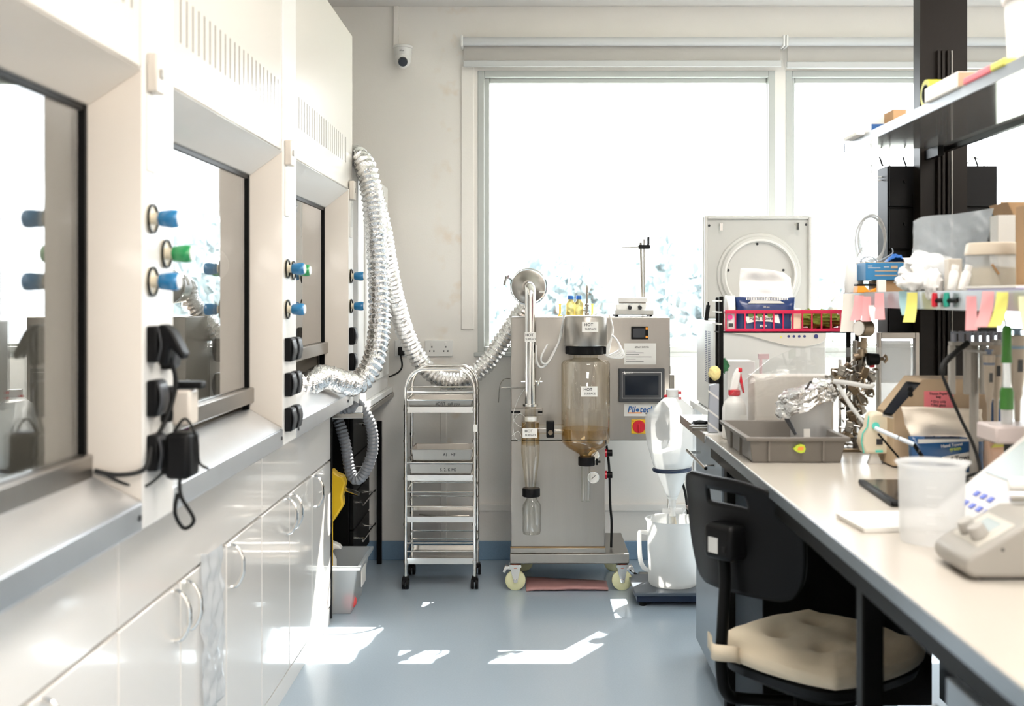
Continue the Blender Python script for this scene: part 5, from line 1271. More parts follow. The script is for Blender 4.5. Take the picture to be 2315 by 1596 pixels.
# grey tray
r = thing('grey_tray', 'grey plastic tray on the bench with a small green and yellow sticker', 'tray', (.80, 3.55, BT))
tx0, tx1, ty0, ty1, tz = X(1694, 3.33), X(1912, 3.33), 3.33, 3.78, Z(988, 3.33)
def tr(e, z): return [V(tx0 - e, ty0 - e, z), V(tx1 + e, ty0 - e, z), V(tx1 + e, ty1 + e, z), V(tx0 - e, ty1 + e, z)]
tb = MB().rings([tr(-.012, BT), tr(0, tz - .012), tr(.012, tz - .012), tr(.013, tz), tr(-.004, tz), tr(-.016, BT + .005)])
tb.build('tray_body', GREYTRAY, r, bevel=.0025)
for px in (1738, 1861):
    MB().box(X(px, ty0) - .003, X(px, ty0) + .003, ty0 - .006, ty0 + .003, BT + .006, tz - .013).build('rib', GREYTRAY, r, bevel=.001, smooth=0)
for yy in (3.46, 3.62): MB().box(tx0 - .006, tx0 + .003, yy, yy + .006, BT + .006, tz - .013).build('rib', GREYTRAY, r, bevel=.001, smooth=0)
stc = P(1808, 1014, ty0 - .009)
MB().prism([(stc.x - .019, stc.z - .001), (stc.x - .010, stc.z + .009), (stc.x + .002, stc.z + .0135), (stc.x + .014, stc.z + .010), (stc.x + .018, stc.z - .001), (stc.x + .014, stc.z - .011), (stc.x + .003, stc.z - .014), (stc.x - .009, stc.z - .010)], ty0 - .010, ty0 + .001).build('sticker', mat('sticker_lime', (.55, .68, .06), .4), r, smooth=0)
MB().prism([(stc.x - .008, stc.z - .005), (stc.x - .004, stc.z + .005), (stc.x + .012, stc.z + .006), (stc.x + .010, stc.z - .005)], ty0 - .0108, ty0 - .0095).build('sticker_print', INKO, r, smooth=0)
# jug in foil inside the tray
y = 3.58; jx = X(1832, y); jr = .066; jb = BT + .006
r = thing('foil_topped_jug', 'clear plastic jug with crumpled foil over its rim standing in the grey tray', 'jug', (jx, y, jb))
MB().lathe([(.001, .001), (jr * .90, .001), (jr * .94, .006), (jr * 1.05, .185), (jr * 1.1, .195)], (jx, y, jb), 40, cap=False).build('jug_body', milky('jug_plastic', (.94, .945, .95), .52), r)
def foil(u, v):
    a = 2 * PI * u; d = V(math.cos(a), math.sin(a), 0)
    rr = jr * (1.30 - .15 * v) + .014 * noise.noise(V(d.x * 2, d.y * 2, v * 3)) + .008 * noise.noise(V(d.x * 7, d.y * 7, v * 8))
    if v > .75: rr *= 1 - (v - .75) / .25 * .8
    z = jb + .148 + .058 * min(v, .78) / .78 + .010 * noise.noise(V(d.x * 3, d.y * 3, v * 4 + 9)) + .022 * d.x - .026 * max(0, -d.x) * (1 - v)
    return V(jx + d.x * rr * 1.12 - .008, y + d.y * rr, z)
MB().grid(foil, 64, 22, True).build('foil_cover', FOIL, r, smooth=30)
MB().box(jx - .038, jx - .018, y - jr * 1.02 - .002, y - jr * 1.0, jb + .045, jb + .075).build('jug_label', PAPER, r, smooth=0)
MB().tube([(jx - .072, y - .03, jb + .125), (jx - .085, y - .035, jb + .105), (jx - .060, y - .055, jb + .055)], [.006, .008, .005], 8).build('spoon_handle', DGREY, r)
tag(MB().tube([(jx + .012, y - .02, jb + .008), (jx + .045, y + .01, jb + .185)], .003, 8).build('stirring_rod', MILK), 'thin pale rod standing inside the foil topped jug', 'rod')
tag(MB().tube(spline([P(1885, 862, 3.5), P(1920, 866, 3.47), P(1965, 874, 3.44), P(1974, 868, 3.44)], 6), [.0075] * 19, 10).build('plastic_spatula', MILK), 'pale plastic spatula lying across the foil and the clamps', 'spatula')
tag(MB().tube([P(1893, 868, 3.5), P(1925, 920, 3.42), P(1962, 968, 3.36)], [.006, .007, .004], 10).build('plastic_pipette', MILK), 'long pale plastic pipette leaning from the foil down to the cream controller', 'pipette')
# spray bottle behind the tray
y = 3.92; sx = X(1660, y)
r = thing('spray_bottle', 'white spray bottle with a red trigger collar left of the grey tray', 'spray bottle', (sx, y, BT))
s_ = y / FP
MB().lathe([(.001, 0), (26 * s_, .001), (27 * s_, .006), (27 * s_, .105), (23 * s_, .128), (12 * s_, .148), (10 * s_, .155)], (sx, y, BT), 32).build('bottle_body', WHITEP, r)
MB().lathe([(13 * s_, .152), (13.5 * s_, .155), (13.5 * s_, .170), (11 * s_, .172)], (sx, y, BT), 24).build('collar', RED, r)
hz = BT + .17
MB().prism([(sx - .020, hz), (sx + .012, hz), (sx + .022, hz + .066), (sx + .012, hz + .080), (sx + .004, hz + .07), (sx - .012, hz + .03)], y - .012, y + .012).build('trigger_head', WHITEP, r, bevel=.004)
MB().prism([(sx + .012, hz + .055), (sx + .030, hz - .01), (sx + .036, hz - .01), (sx + .024, hz + .06)], y - .006, y + .006).build('trigger', RED, r, bevel=.002)
MB().box(sx + .012, sx + .026, y - .014, y + .014, hz + .064, hz + .080).build('nozzle', RED, r, bevel=.004)
MB().box(sx + .008, sx + .036, y - 28.2 * s_ + .004, y - 27 * s_ + .008, BT + .045, BT + .085).build('label', PAPER, r, smooth=0)
text('lettering', '70%', .012, (sx + .022, y - 28.6 * s_ + .004, BT + .055), FACE_CAM, INK, r)
# white boxes and pump bottle further back
y = 3.97
box_thing('white_carton', 'large pale carton on the bench behind the spray bottle', 'carton', X(1648, 4.2), X(1712, 4.2), 4.24, 4.36, .907, Z(818, 4.2), mat('pale_carton', (.84, .83, .82), .6), None, .004)
box_thing('cream_carton', 'cream carton on the bench behind the foil topped jug', 'carton', X(1706, 3.86), X(1885, 3.86), 3.86, 3.98, BT, Z(850, 3.86), mat('cream_carton', (.86, .79, .72), .6), None, .004)
y = 4.3; x = X(1708, y)
r = thing('pump_bottle', 'white soap bottle with a pale pink pump behind the cartons', 'bottle', (x, y - .13, .907))
y -= .10
MB().lathe([(.001, 0), (.030, .001), (.031, .006), (.031, .14), (.012, .165), (.012, .175)], (x, y, .907), 24).build('bottle_body', WHITEP, r)
MB().cyl((x, y, 1.082), (x, y, Z(808, 4.2)), .006).cyl((x, y, 1.082), (x, y, 1.10), .013).box(x - .010, x + .030, y - .008, y + .008, Z(812, 4.2), Z(800, 4.2)).build('pump', mat('pale_pink', (.85, .62, .64), .4), r)
# sponge and greenery by the rack post
lump((X(1616, 4.02), 4.03, Z(845, 4.02)), .028, (.8, .8, 1.0), 31, SPONGE, 'sponge', None, 'round yellow sponge wedged against the black rack post', 'sponge', amp=.15)
lump((X(1640, 4.14), 4.17, Z(828, 4.14)), .018, (.9, .9, 1.2), 33, mat('green_scrubber', (.06, .22, .10), .9), 'scrubber', None, 'small dark green scrubber behind the yellow sponge', 'scrubber', amp=.8)
bo = thing('brush_holder', 'slim grey plastic holder under the yellow sponge at the rack post', 'holder', (X(1614, 4.02), 4.02, .907))
MB().prism([(X(1603, 4.0), .908), (X(1627, 4.0), .908), (X(1628, 4.0), Z(868, 4.0)), (X(1607, 4.0), Z(872, 4.0))], 4.02, 4.046).build('holder_body', mat('clear_grey', (.36, .38, .43), .25), bo, bevel=.003)
for py in (882, 925, 955): MB().prism([(X(1603, 4.0), Z(py, 4.0)), (X(1627, 4.0), Z(py + 18, 4.0)), (X(1627, 4.0), Z(py + 23, 4.0)), (X(1603, 4.0), Z(py + 5, 4.0))], 4.0195, 4.023).build('print_band', LGREY, bo, smooth=0)
MB().box(X(1606, 4.0), X(1626, 4.0), 4.02, 4.04, Z(868, 4.0), Z(852, 4.0)).build('holder_clip', BLACKP, bo, smooth=0)
gb = lump((X(1575, 4.4), 4.3, .912), .022, (1.5, .8, .35), 41, BLACKP, 'black_cloth', None, 'small black rag lying at the rack foot on the raised bench', 'rag', amp=.5)
MB().prism([(X(1590, 4.25), .9085), (X(1606, 4.1), .9085)], 0, 0) if False else None
tag(MB().box(X(1583, 4.15), X(1583, 4.15) + .05, 4.1, 4.24, .9085, .9115).build('metal_ruler', STEEL), 'flat steel plate lying on the raised bench next to the black rag', 'plate')
# acrylic sheet
y = 3.845
r = thing('acrylic_shield', 'clear acrylic splash sheet standing on the bench behind the clamps', 'splash shield', (1.1, y, BT))
MB().prism([(X(1640, y), BT), (X(2062, y), BT), (X(2062, y), Z(786, y)), (X(1800, y), Z(786, y)), (X(1740, y), Z(812, y)), (X(1700, y), Z(845, y)), (X(1640, y), Z(905, y))], y, y + .004).build('sheet', ACRYL, r, smooth=0)
# steel framed case of paper
y = 3.875
# (stands behind the sheet, left of the column)
r = thing('framed_case', 'steel framed white case with paper inside, left of the column foot', 'case', (1.27, 3.9, BT))
fx0, fx1, ftop = X(1984, 3.88), X(2076, 3.88), Z(751, 3.88)
f_ = MB().box(fx1 - .014, fx1, 3.868, 3.898, BT, ftop).box(fx0, fx0 + .010, 3.868, 3.898, BT, ftop).box(fx0 + .010, fx1 - .014, 3.868, 3.898, ftop - .022, ftop)
f_.build('frame', STEEL, r, bevel=.002)
MB().box(fx0 + .010, fx1 - .014, 3.880, 3.896, BT + .06, ftop - .022).build('back_sheet', MILKC, r, smooth=0)
MB().box(fx0 + .012, fx1 - .030, 3.870, 3.879, BT + .20, ftop - .03).build('paper_stack', MILK, r, smooth=0)
MB().box(fx0, fx1, 3.868, 3.897, BT, BT + .06).build('base_box', mat('case_cream', (.76, .70, .62), .5), r, bevel=.002, smooth=0)

# retort stand with clamps
y = 3.62
r = thing('clamp_stand', 'steel retort stand crowded with metal clamps right of the grey tray', 'stand', (X(1925, y), y, BT))
ax, bx = X(1899, y), X(1932, y + .02)
MB().box(X(1890, y), X(1985, y), y - .06, y + .10, BT, BT + .012).build('base', BRASS, r, bevel=.003)
MB().cyl((ax, y, BT + .012), (ax, y, Z(812, y)), .005).build('pole', CHROME, r)
MB().cyl((bx, y + .02, BT + .012), (bx, y + .02, Z(770, y)), .007).build('pole', DARKST, r)
rnd = random.Random(12)
spots = [(1888, 845, 3.60), (1903, 838, 3.58), (1920, 832, 3.64), (1937, 838, 3.60), (1953, 842, 3.57), (1925, 860, 3.58), (1945, 862, 3.62), (1968, 852, 3.6), (1912, 905, 3.60), (1945, 900, 3.58), (1925, 940, 3.60), (1945, 955, 3.60), (1915, 985, 3.62), (1938, 1000, 3.6), (1893, 862, 3.56), (1960, 880, 3.63), (1930, 880, 3.55), (1920, 965, 3.56), (1908, 850, 3.68), (1945, 925, 3.66)]
names = ['at the far left of the cluster', 'second along the top row', 'at the middle of the top row', 'right of the middle of the top row', 'at the right of the top row', 'under the middle of the top row', 'under the gauge body', 'sticking out furthest right', 'on the pole just beneath the foil', 'below the pale spatula', 'halfway down the pole', 'beside the pale pipette', 'low on the pole behind the tray', 'lowest, just above the stand base', 'hanging by the foil at the left', 'under the clamp furthest right', 'in front of the middle of the cluster', 'in front of the pole near the tray rim', 'behind the left end of the top row', 'behind the pole halfway down']
for k, ((px, py, yy), nm) in enumerate(zip(spots, names)):
    c = P(px, py, yy); R = Matrix.Translation(c) @ Matrix.Rotation(rnd.uniform(-.9, .9), 4, 'Y') @ Matrix.Rotation(rnd.uniform(-.6, .6), 4, 'Z')
    b_ = thing('boss_clamp', 'worn metal boss clamp ' + nm, 'clamp', c, 'boss clamps on the retort stand')
    m = MB().box(-.012, .012, -.010, .010, -.018, .018).box(-.004, .014, -.0105, .0105, -.004, .004).xf(R)
    m.build('clamp_body', (BRASS, DARKST)[k % 2], b_, bevel=.003)
    MB().cyl((.012, 0, .008), (.034, 0, .008), .003).cyl((-.012, 0, -.008), (-.030, 0, -.008), .003).xf(R).build('screw', CHROME, b_)
    MB().box(.033, .036, -.011, .011, .003, .013).box(-.032, -.029, -.010, .010, -.013, -.003).xf(R).build('wing_head', (DARKST, BRASS)[k % 2], b_, bevel=.001)
    if k % 2 == 0: MB().tube([V(-.004, -.006, -.018), V(-.010, -.012, -.05), V(.002, -.012, -.062)], .0035, 8).tube([V(.006, -.006, -.018), V(.014, -.012, -.046), V(.006, -.014, -.06)], .0035, 8).xf(R).build('jaws', BRASS, b_)
g = thing('pressure_gauge', 'round pressure gauge assembly with a black knob standing above the clamps', 'gauge', P(1950, 800, 3.58))
q = P(1950, 742, 3.58)
MB().cyl(q + V(-.014, -.01, 0), q + V(.024, .012, 0), .027, n=28).build('gauge_body', BRASS, g)
MB().cyl(q + V(-.0145, -.0105, 0), q + V(-.017, -.012, 0), .023, n=28).build('gauge_dial', PAPER, g)
MB().cyl(q + V(.005, 0, -.03), P(1950, 800, 3.58), .010).cyl(P(1950, 772, 3.58), P(1949, 786, 3.58), .016).cyl(P(1949, 789, 3.58), P(1949, 805, 3.58), .014, .018).cyl(P(1945, 805, 3.58), P(1930, 808, 3.58), .013).build('stem', BRASS, g)
MB().cyl(P(1962, 812, 3.56), P(1986, 812, 3.56), .021, .018, 24).build('knob', BLACKP, g)
MB().cyl(P(1986, 811, 3.56), P(1998, 811, 3.56), .006).tube([P(1998, 811, 3.56) + V(.0, 0, .012), P(2003, 806, 3.56), P(2005, 812, 3.56), P(1999, 820, 3.56)], .005).build('outlet', BRASS, g)
MB().cyl(P(1966, 826, 3.57), P(1976, 826, 3.57), .007).build('red_tag', RED, g)
MB().cyl(P(1950, 800, 3.58), P(1948, 838, 3.60), .011).build('lower_body', DARKST, g)
# cream pipette controller
y = 3.32; c = P(1972, 1030, y)
r = thing('pipette_controller', 'cream and teal pipette controller standing right of the grey tray', 'pipette controller', (c.x, y, BT))
def sil(pts): return [(X(a, y), Z(b_, y)) for a, b_ in pts]
MB().prism(sil([(1941, 1000), (1945, 978), (1956, 965), (1960, 940), (1968, 931), (1990, 930), (2002, 942), (2010, 968), (2010, 1010), (2004, 1024), (1950, 1024)]), y - .022, y + .03).build('body', CREAMP, r, bevel=.009, seg=3)
MB().tube([P(1953, 1024, y - .02), P(1948, 1000, y - .023), P(1950, 980, y - .023), P(1961, 965, y - .023), P(1964, 940, y - .02)], .0022, 6).build('teal_line', TEAL, r)
MB().cyl(P(1980, 963, y - .018), P(1980, 963, y - .030), .011).box(X(1974, y), X(1990, y), y - .026, y - .018, Z(1020, y), Z(1015, y)).build('teal_button', TEAL, r)
MB().box(X(1976, y), X(1990, y), y - .024, y - .020, Z(1003, y), Z(990, y)).build('display', DGREY, r, smooth=0)
MB().prism(sil([(1966, 1042), (1972, 1024), (1984, 1024), (1996, 1052), (2020, 1056), (2020, 1062), (1960, 1056)]), y + .0, y + .02).build('stand', WHITEP, r, bevel=.002)
MB().prism(sil([(2000, 940), (2014, 950), (2017, 1030), (2026, 1058), (2012, 1058), (2002, 1036)]), y + .034, y + .05).build('rear_stand', BLACKP, r, bevel=.003)
# kraft box with pink note
y = 3.24
r = thing('kraft_carton', 'kraft cardboard carton with a cut corner and a hot pink note', 'carton', (1.22, y + .08, BT))
kp = [(2018, 1054), (2244, 1054), (2244, 895), (2236, 858), (2086, 857), (2021, 935)]
MB().prism([(X(a, y), max(Z(b_, y), BT)) for a, b_ in kp], y, y + .16).build('carton_body', KRAFT, r, bevel=.002, smooth=0)
nt = MB().box(X(2089, y), X(2155, y), y - .0015, y, Z(922, y), Z(884, y)).build('pink_note', PINKH, r, smooth=0)
for k, (l, yy) in enumerate((('Tissue Paper', 890), ('bag', 897), ('* Dry only', 908), ('* No glass', 916))):
    text('lettering', l, .0105, (X(2121, y), y - .002, Z(yy, y)), FACE_CAM, INK, nt)
# phone leaning at the cut corner
MP = 3.17
r = thing('mobile_phone', 'dark glossy phone leaning against the cut corner of the kraft carton', 'phone', P(2035, 930, MP))
e0, e1 = P(1995, 936, MP), P(2018, 940, MP); f0, f1 = P(2050, 862, MP), P(2084, 862, MP)
th = V(0, .010, 0)
MB().hexa([e0, e1, e1 + th, e0 + th, f0, f1 + V(0, 0, -.004), f1 + V(0, 0, -.004) + th, f0 + th]).build('phone_body', BLACKP, r, bevel=.004)
MB().hexa([e0.lerp(f0, .05) + V(.002, -.001, 0), e1.lerp(f1, .05) + V(-.002, -.001, 0), e1.lerp(f1, .05) + V(-.002, .0, 0), e0.lerp(f0, .05) + V(.002, 0, 0), e0.lerp(f0, .95) + V(.002, -.001, 0), e1.lerp(f1, .93) + V(-.003, -.001, -.003), e1.lerp(f1, .93) + V(-.003, 0, -.003), e0.lerp(f0, .95) + V(.002, 0, 0)]).build('phone_screen', SCREEN, r, smooth=0)
MB().tube([P(1996, 938, MP - .004), P(2019, 944, MP - .004)], .004).build('phone_edge', CHROME, r)
for k in range(2): MB().cyl(P(2058 + k * 0, 892 - k * 12, MP), P(2058, 892 - k * 12, MP) + V(0, -.004, 0), .007).build('camera_lens', BLACKP, r)
# second towel pack
y = 3.08
r = thing('wipes_pack', 'blue hand towel pack with a wide white cloth leaning on the kraft carton', 'wipes pack', (X(2150, y), y + .03, BT))
pz1 = Z(990, y)
fp = pack(r, X(2062, y), X(2232, y), y, y + .06, BT, pz1, .7, mat('blue_pack_film', (.02, .085, .22), .25, bump=.15, bscale=25))
lb = y - .003
MB().prism([(X(2112, y), Z(1046, y)), (X(2196, y), Z(1042, y)), (X(2194, y), Z(1021, y)), (X(2130, y), Z(1033, y))], lb - .002, lb + .002).build('title_panel', PAPER, fp, smooth=0)
TR = Matrix.Rotation(-.12, 3, 'Y') @ FACE_CAM
text('lettering', 'Hand Towel', .019, (X(2158, y), lb - .0028, Z(1036, y)), TR, INK, fp, bold=.0003)
text('lettering', 'Hand Towel', .012, (X(2150, y), lb - .0028, Z(1006, y)), TR, PAPER, fp)
text('lettering', 'green', .014, (X(2158, y), lb - .0028, Z(1014, y)), TR, mat('lime_ink', (.50, .62, .08), .5), fp, bold=.0003)
MB().prism([(X(2075, y), Z(1002, y)), (X(2225, y), Z(996, y)), (X(2225, y), Z(992, y)), (X(2075, y), Z(993, y))], lb - .001, lb + .004).build('label_band', LGREY, fp, smooth=0)
tk = MB()
for k in range(20): tk.box(X(2090 + k * 4, y), X(2092 + k * 4, y), lb - .001, lb + .003, Z(992, y), Z(985 + rnd.uniform(0, 3), y))
tk.build('tear_print', INK, fp, smooth=0)
def cl2(u, v):
    xl_, xr_ = X(2070 - 17 * v, y), X(2228 + 4 * v, y)
    z = pz1 - .012 + (Z(924 + 4 * u, y) - pz1 + .012) * v
    return V(xl_ + (xr_ - xl_) * u, y + .03 + .012 * math.sin(u * 4 + 1) + .02 * noise.noise(V(u * 3, v * 3, 2)) + .02 * v, z)
MB().grid(cl2, 24, 12).build('pulled_cloth', mat('cream_cloth', (.80, .72, .62), .85, bump=.1, bscale=35), r, solid=.004)
# orange pack beside it
y = 3.0
r = thing('orange_pouch', 'orange and cream film pouch slumped right of the blue towel pack', 'pouch', (X(2255, y), y + .03, BT))
pack(r, X(2236, y), X(2292, y), y, y + .05, BT, Z(998, y), .7, mat('orange_film', (.80, .42, .26), .35, noise_amt=.8, nscale=14, c2=(.80, .74, .64)))
MB().prism([(X(2240, y), Z(1012, y)), (X(2252, y), Z(1000, y)), (X(2290, y), Z(1000, y)), (X(2290, y), Z(1008, y))], y - .004, y + .002).build('label', YELN, r, smooth=0)
# folding reading stand: black frame with a pale bar
y = 3.02
r = thing('tablet_stand', 'thin black folding stand with a pale blue front bar before the kraft carton', 'stand', (X(2040, y), y - .08, BT))
MB().tube([P(1979, 968, y), P(2030, 990, y - .04)], .006, 10).tube([P(2033, 991, y - .042), P(2066, 1005, y - .06)], .006, 10).build('front_bar', mat('pale_blue_bar', (.72, .80, .88), .25), r)
q1 = V(X(2130, y - .12), y - .12, BT + .006); q2 = V(X(2080, y - .04), y - .02, BT + .006)
MB().tube([P(2066, 1005, y - .06), q1], .0055, 8).tube([P(1985, 980, y), q2], .003, 8).tube([q2, q1], .004, 8).build('frame', BLACKM, r)
MB().tube(spline([P(2075, 1020, 2.95), P(2080, 1028, 2.95), V(X(2085, 2.95), 2.95, BT + .004)], 5), [.006, .007, .006, .005, .004, .004, .003, .003, .003, .003, .003]).build('hinge_clip', DARKST, r)
# laptop and papers
r = thing('tablet', 'black tablet lying flat on the bench behind the big beaker', 'tablet', (.98, 2.8, BT))
MB().prism([(.868, 2.955), (.852, 2.63), (1.06, 2.62), (1.10, 2.95)], BT, BT + .014, 'z').build('body', BLACKP, r, bevel=.005)
MB().prism([(.880, 2.945), (.866, 2.645), (1.05, 2.635), (1.088, 2.94)], BT + .0142, BT + .0150, 'z').build('screen', SCREEN, r, smooth=0)
pp_ = thing('notebook', 'thin white notebook lying on the bench left of the big beaker', 'notebook', (.82, 2.42, BT))
MB().prism([(.688, 2.51), (.702, 2.345), (.98, 2.37), (.97, 2.55)], BT, BT + .009, 'z').build('pages', PAPER, pp_, bevel=.001, smooth=0)
MB().prism([(.686, 2.513), (.700, 2.343), (.982, 2.368), (.972, 2.553)], BT + .0092, BT + .0105, 'z').build('cover', WHITEP, pp_, smooth=0)
# big beaker
y = 2.262; bxx = X(2106, y); br = 72 * y / FP
r = thing('beaker', 'big translucent plastic beaker on the bench in the right foreground', 'beaker', (bxx, y, BT))
hb = .162
mb = MB()
prof = [(.001, .001), (br * .93, .001), (br * .96, .008), (br, hb - .012), (br * 1.03, hb - .006), (br * 1.10, hb), (br * 1.08, hb + .001), (br * .98, hb - .008)]
rings = []
for rr, z in prof:
    ring = []
    for k in range(56):
        a = 2 * PI * k / 56; sp = max(0, math.cos(a - .1)) ** 24 * (.16 if z > hb - .008 else 0)
        ring.append(V(bxx + rr * (1 + sp) * math.cos(a), y + rr * (1 + sp) * math.sin(a), BT + z))
    rings.append(ring)
mb.rings(rings, True, False)
mb.build('beaker_body', milky('beaker_plastic', (.86, .87, .875), .40), r)
gr_ = MB()
for k in range(6):
    a0 = -PI / 2 - .5
    gr_.tube([V(bxx + br * .985 * math.cos(a0 + j * .05), y + br * .985 * math.sin(a0 + j * .05), BT + .03 + k * .018) for j in range(7 if k % 2 else 11)], .0009, 5)
gr_.build('graduations', MILK, r)
# vortex mixer facing the aisle
r = thing('mixer', 'grey instrument with two knobs and small display, right foreground on the bench', 'mixer', (.88, 2.02, BT))
x0, y0, y1 = .762, 1.945, 2.105
prof = [(x0 + .012, BT + .004), (1.10, BT + .004), (1.10, BT + .112), (.885, BT + .108), (.862, BT + .096), (x0 + .020, BT + .050), (x0, BT + .036), (x0, BT + .016)]
MB().prism(prof, y0, y1, 'y').build('housing', mat('mixer_grey', (.34, .32, .29), .45), r, bevel=.014, seg=4)
MB().prism([(x0 + .03, BT + .0), (1.09, BT + .0), (1.09, BT + .004), (x0 + .03, BT + .004)], y0 + .01, y1 - .01, 'y').build('rubber_base', DGREY, r, smooth=0)
sl_ = (.096 - .050) / (.862 - x0 - .020); ang = math.atan(sl_)
def onp(x, yv, up=0): return V(x - math.sin(ang) * up, yv, BT + .050 + (x - x0 - .020) * sl_ + math.cos(ang) * up)
def slab(name, xa, xb, ya, yb_, up, m_, bev=.002):
    return MB().hexa([onp(xa, ya, -.002), onp(xb, ya, -.002), onp(xb, yb_, -.002), onp(xa, yb_, -.002), onp(xa, ya, up), onp(xb, ya, up), onp(xb, yb_, up), onp(xa, yb_, up)]).build(name, m_, r, bevel=bev)
slab('control_panel', x0 + .028, .858, y0 + .022, y1 - .022, .002, mat('panel_cream', (.56, .53, .47), .35), .004)
slab('display', .815, .848, y0 + .05, y1 - .045, .0032, LCD, .001)
for yv in (y0 + .055, y1 - .055):
    MB().cyl(onp(x0 + .048, yv, .002), onp(x0 + .048, yv, .024), .0165, .0145, 24).build('knob', GREYP, r, bevel=.002)
MB().box(.84, .885, y0 - .0005, y0 + .004, BT + .050, BT + .056).build('side_screw', DGREY, r, smooth=0) if False else MB().cyl((.826, y0 - .001, BT + .055), (.826, y0 + .003, BT + .055), .003).build('side_screw', DGREY, r)
for xx in (x0 + .05, 1.06):
    for yv in (y0 + .025, y1 - .025): pass
# pH meter
r = thing('ph_meter', 'white bench meter with blue keys and grey screen at the right edge', 'meter', (1.0, 2.32, BT))
mx0, my0, my1 = .882, 2.145, 2.46
prof = [(mx0, BT + .004), (1.22, BT + .004), (1.22, BT + .20), (1.10, BT + .20), (mx0 + .005, BT + .025)]
MB().prism(prof, my0, my1, 'y').build('housing', mat('meter_white', (.62, .595, .57), .4), r, bevel=.008, seg=3)
s2 = .175 / (1.10 - mx0 - .005); a2 = math.atan(s2)
def onm(x, yv, up=0): return V(x - math.sin(a2) * up, yv, BT + .025 + (x - mx0 - .005) * s2 + math.cos(a2) * up)
def slab2(name, xa, xb, ya, yb_, up, m_, bev=.001):
    return MB().hexa([onm(xa, ya, -.001), onm(xb, ya, -.001), onm(xb, yb_, -.001), onm(xa, yb_, -.001), onm(xa, ya, up), onm(xb, ya, up), onm(xb, yb_, up), onm(xa, yb_, up)]).build(name, m_, r, bevel=bev)
KEY = mat('key_blue', (.06, .10, .52), .35)
for row, (xa, n, off) in enumerate(((.922, 4, 0), (.946, 3, .0))):
    for k in range(n):
        yk = my1 - .09 - k * .036 - off
        slab2('key', xa, xa + .011, yk - .009, yk + .009, .003, KEY)
slab2('screen', .995, 1.085, my0 + .03, my1 - .03, .002, LCD)
el = thing('electrode_arm', 'white and steel electrode arm leaning across the meter at the right edge', 'electrode', (.93, 2.16, BT + .13))
MB().tube([(.905, 2.10, BT + .122), (1.15, 2.02, BT + .135)], .012, 14).build('barrel', CHROME, el)
MB().tube([(.905, 2.104, BT + .142), (1.15, 2.03, BT + .158)], .014, 14).build('sleeve', WHITEP, el)
# power strip and cables
y = 2.62
MB_ = thing('power_strip', 'black power strip on the bench between beaker and meter', 'power strip', (1.06, 2.6, BT))
MB().prism([(.985, 2.86), (1.01, 2.52), (1.13, 2.50), (1.12, 2.88)], BT, BT + .035, 'z').build('strip_body', BLACKP, MB_, bevel=.006)
MB().prism([(1.0, 2.80), (1.008, 2.72), (1.10, 2.72), (1.10, 2.80)], BT + .0352, BT + .042, 'z').build('socket_block', DGREY, MB_, bevel=.002)
rnd = random.Random(9)
for k, l in enumerate(('black cable tangle heaped on the power strip, uppermost loops', 'black cable loops lying right of the power strip', 'thin black lead curling over the power strip')):
    pts = []
    for j in range(9):
        a = j * 1.35 + k; rr = .03 + .03 * rnd.random()
        pts.append(V(1.15 + .045 * k - .02 + rr * math.cos(a) * 1.3, 2.72 - .03 * k + rr * math.sin(a), BT + .045 + .028 * rnd.random() + .004 * k))
    tag(MB().tube(spline(pts, 8), .0042 - .001 * (k == 2), 8).build('cable', RUBBER), l, 'cable', 'cables by the power strip')
# gooseneck cable
y = 2.95
tag(MB().tube(spline([P(2188, 775, y), P(2160, 797, y - .02), P(2135, 822, y - .04), P(2131, 845, y - .05), P(2140, 872, y - .06), P(2170, 942, y - .08), P(2200, 1005, y - .12), P(2216, 1060, y - .16), V(X(2218, y - .2), y - .2, BT + .02)], 8), [.0075] * 25 + [.0045] * 40, 10).build('cable', RUBBER), 'black cable bending down from the pipette rack over the kraft carton', 'cable')
# pipette rack with pipettes
y = 2.90
r = thing('pipette_rack', 'grey pipette rack under the lower shelf, in front of the column', 'pipette rack', (1.3, y, BT))
MB().box(X(2185, y), X(2330, y), y + .10, y + .13, Z(785, y), Z(776, y)).build('top_bar', GREYP, r, bevel=.002)
cm = MB()
for k in range(7):
    xx = X(2190 + k * 18, y); cm.box(xx, xx + .006, y + .10, y + .125, Z(777, y), Z(752, y))
cm.box(X(2186, y), X(2320, y), y + .104, y + .108, Z(757, y), Z(753, y))
cm.build('comb', mat('rack_blue_grey', (.20, .22, .27), .35), r)
cm = MB()
for px in (2188, 2224, 2262, 2300):
    cm.box(X(px - 6, y), X(px + 8, y), y + .105, y + .125, Z(900, y), Z(785, y))
cm.build('upright', GREYP, r, bevel=.003)
MB().cyl((X(2250, y), y + .14, BT), (X(2250, y), y + .14, Z(785, y)), .012).build('mast', GREYP, r)
MB().cyl((X(2250, y), y + .14, BT), (X(2250, y), y + .14, BT + .012), .07, n=28).build('foot', GREYP, r)
for px, yy in ((2236, 2.86), (2252, 2.92), (2300, 2.84)):
    MB().box(X(px, yy) - .008, X(px, yy) + .008, yy - .002, y + .115, Z(800, yy), Z(795, yy)).build('hook', GREYP, r, smooth=0)
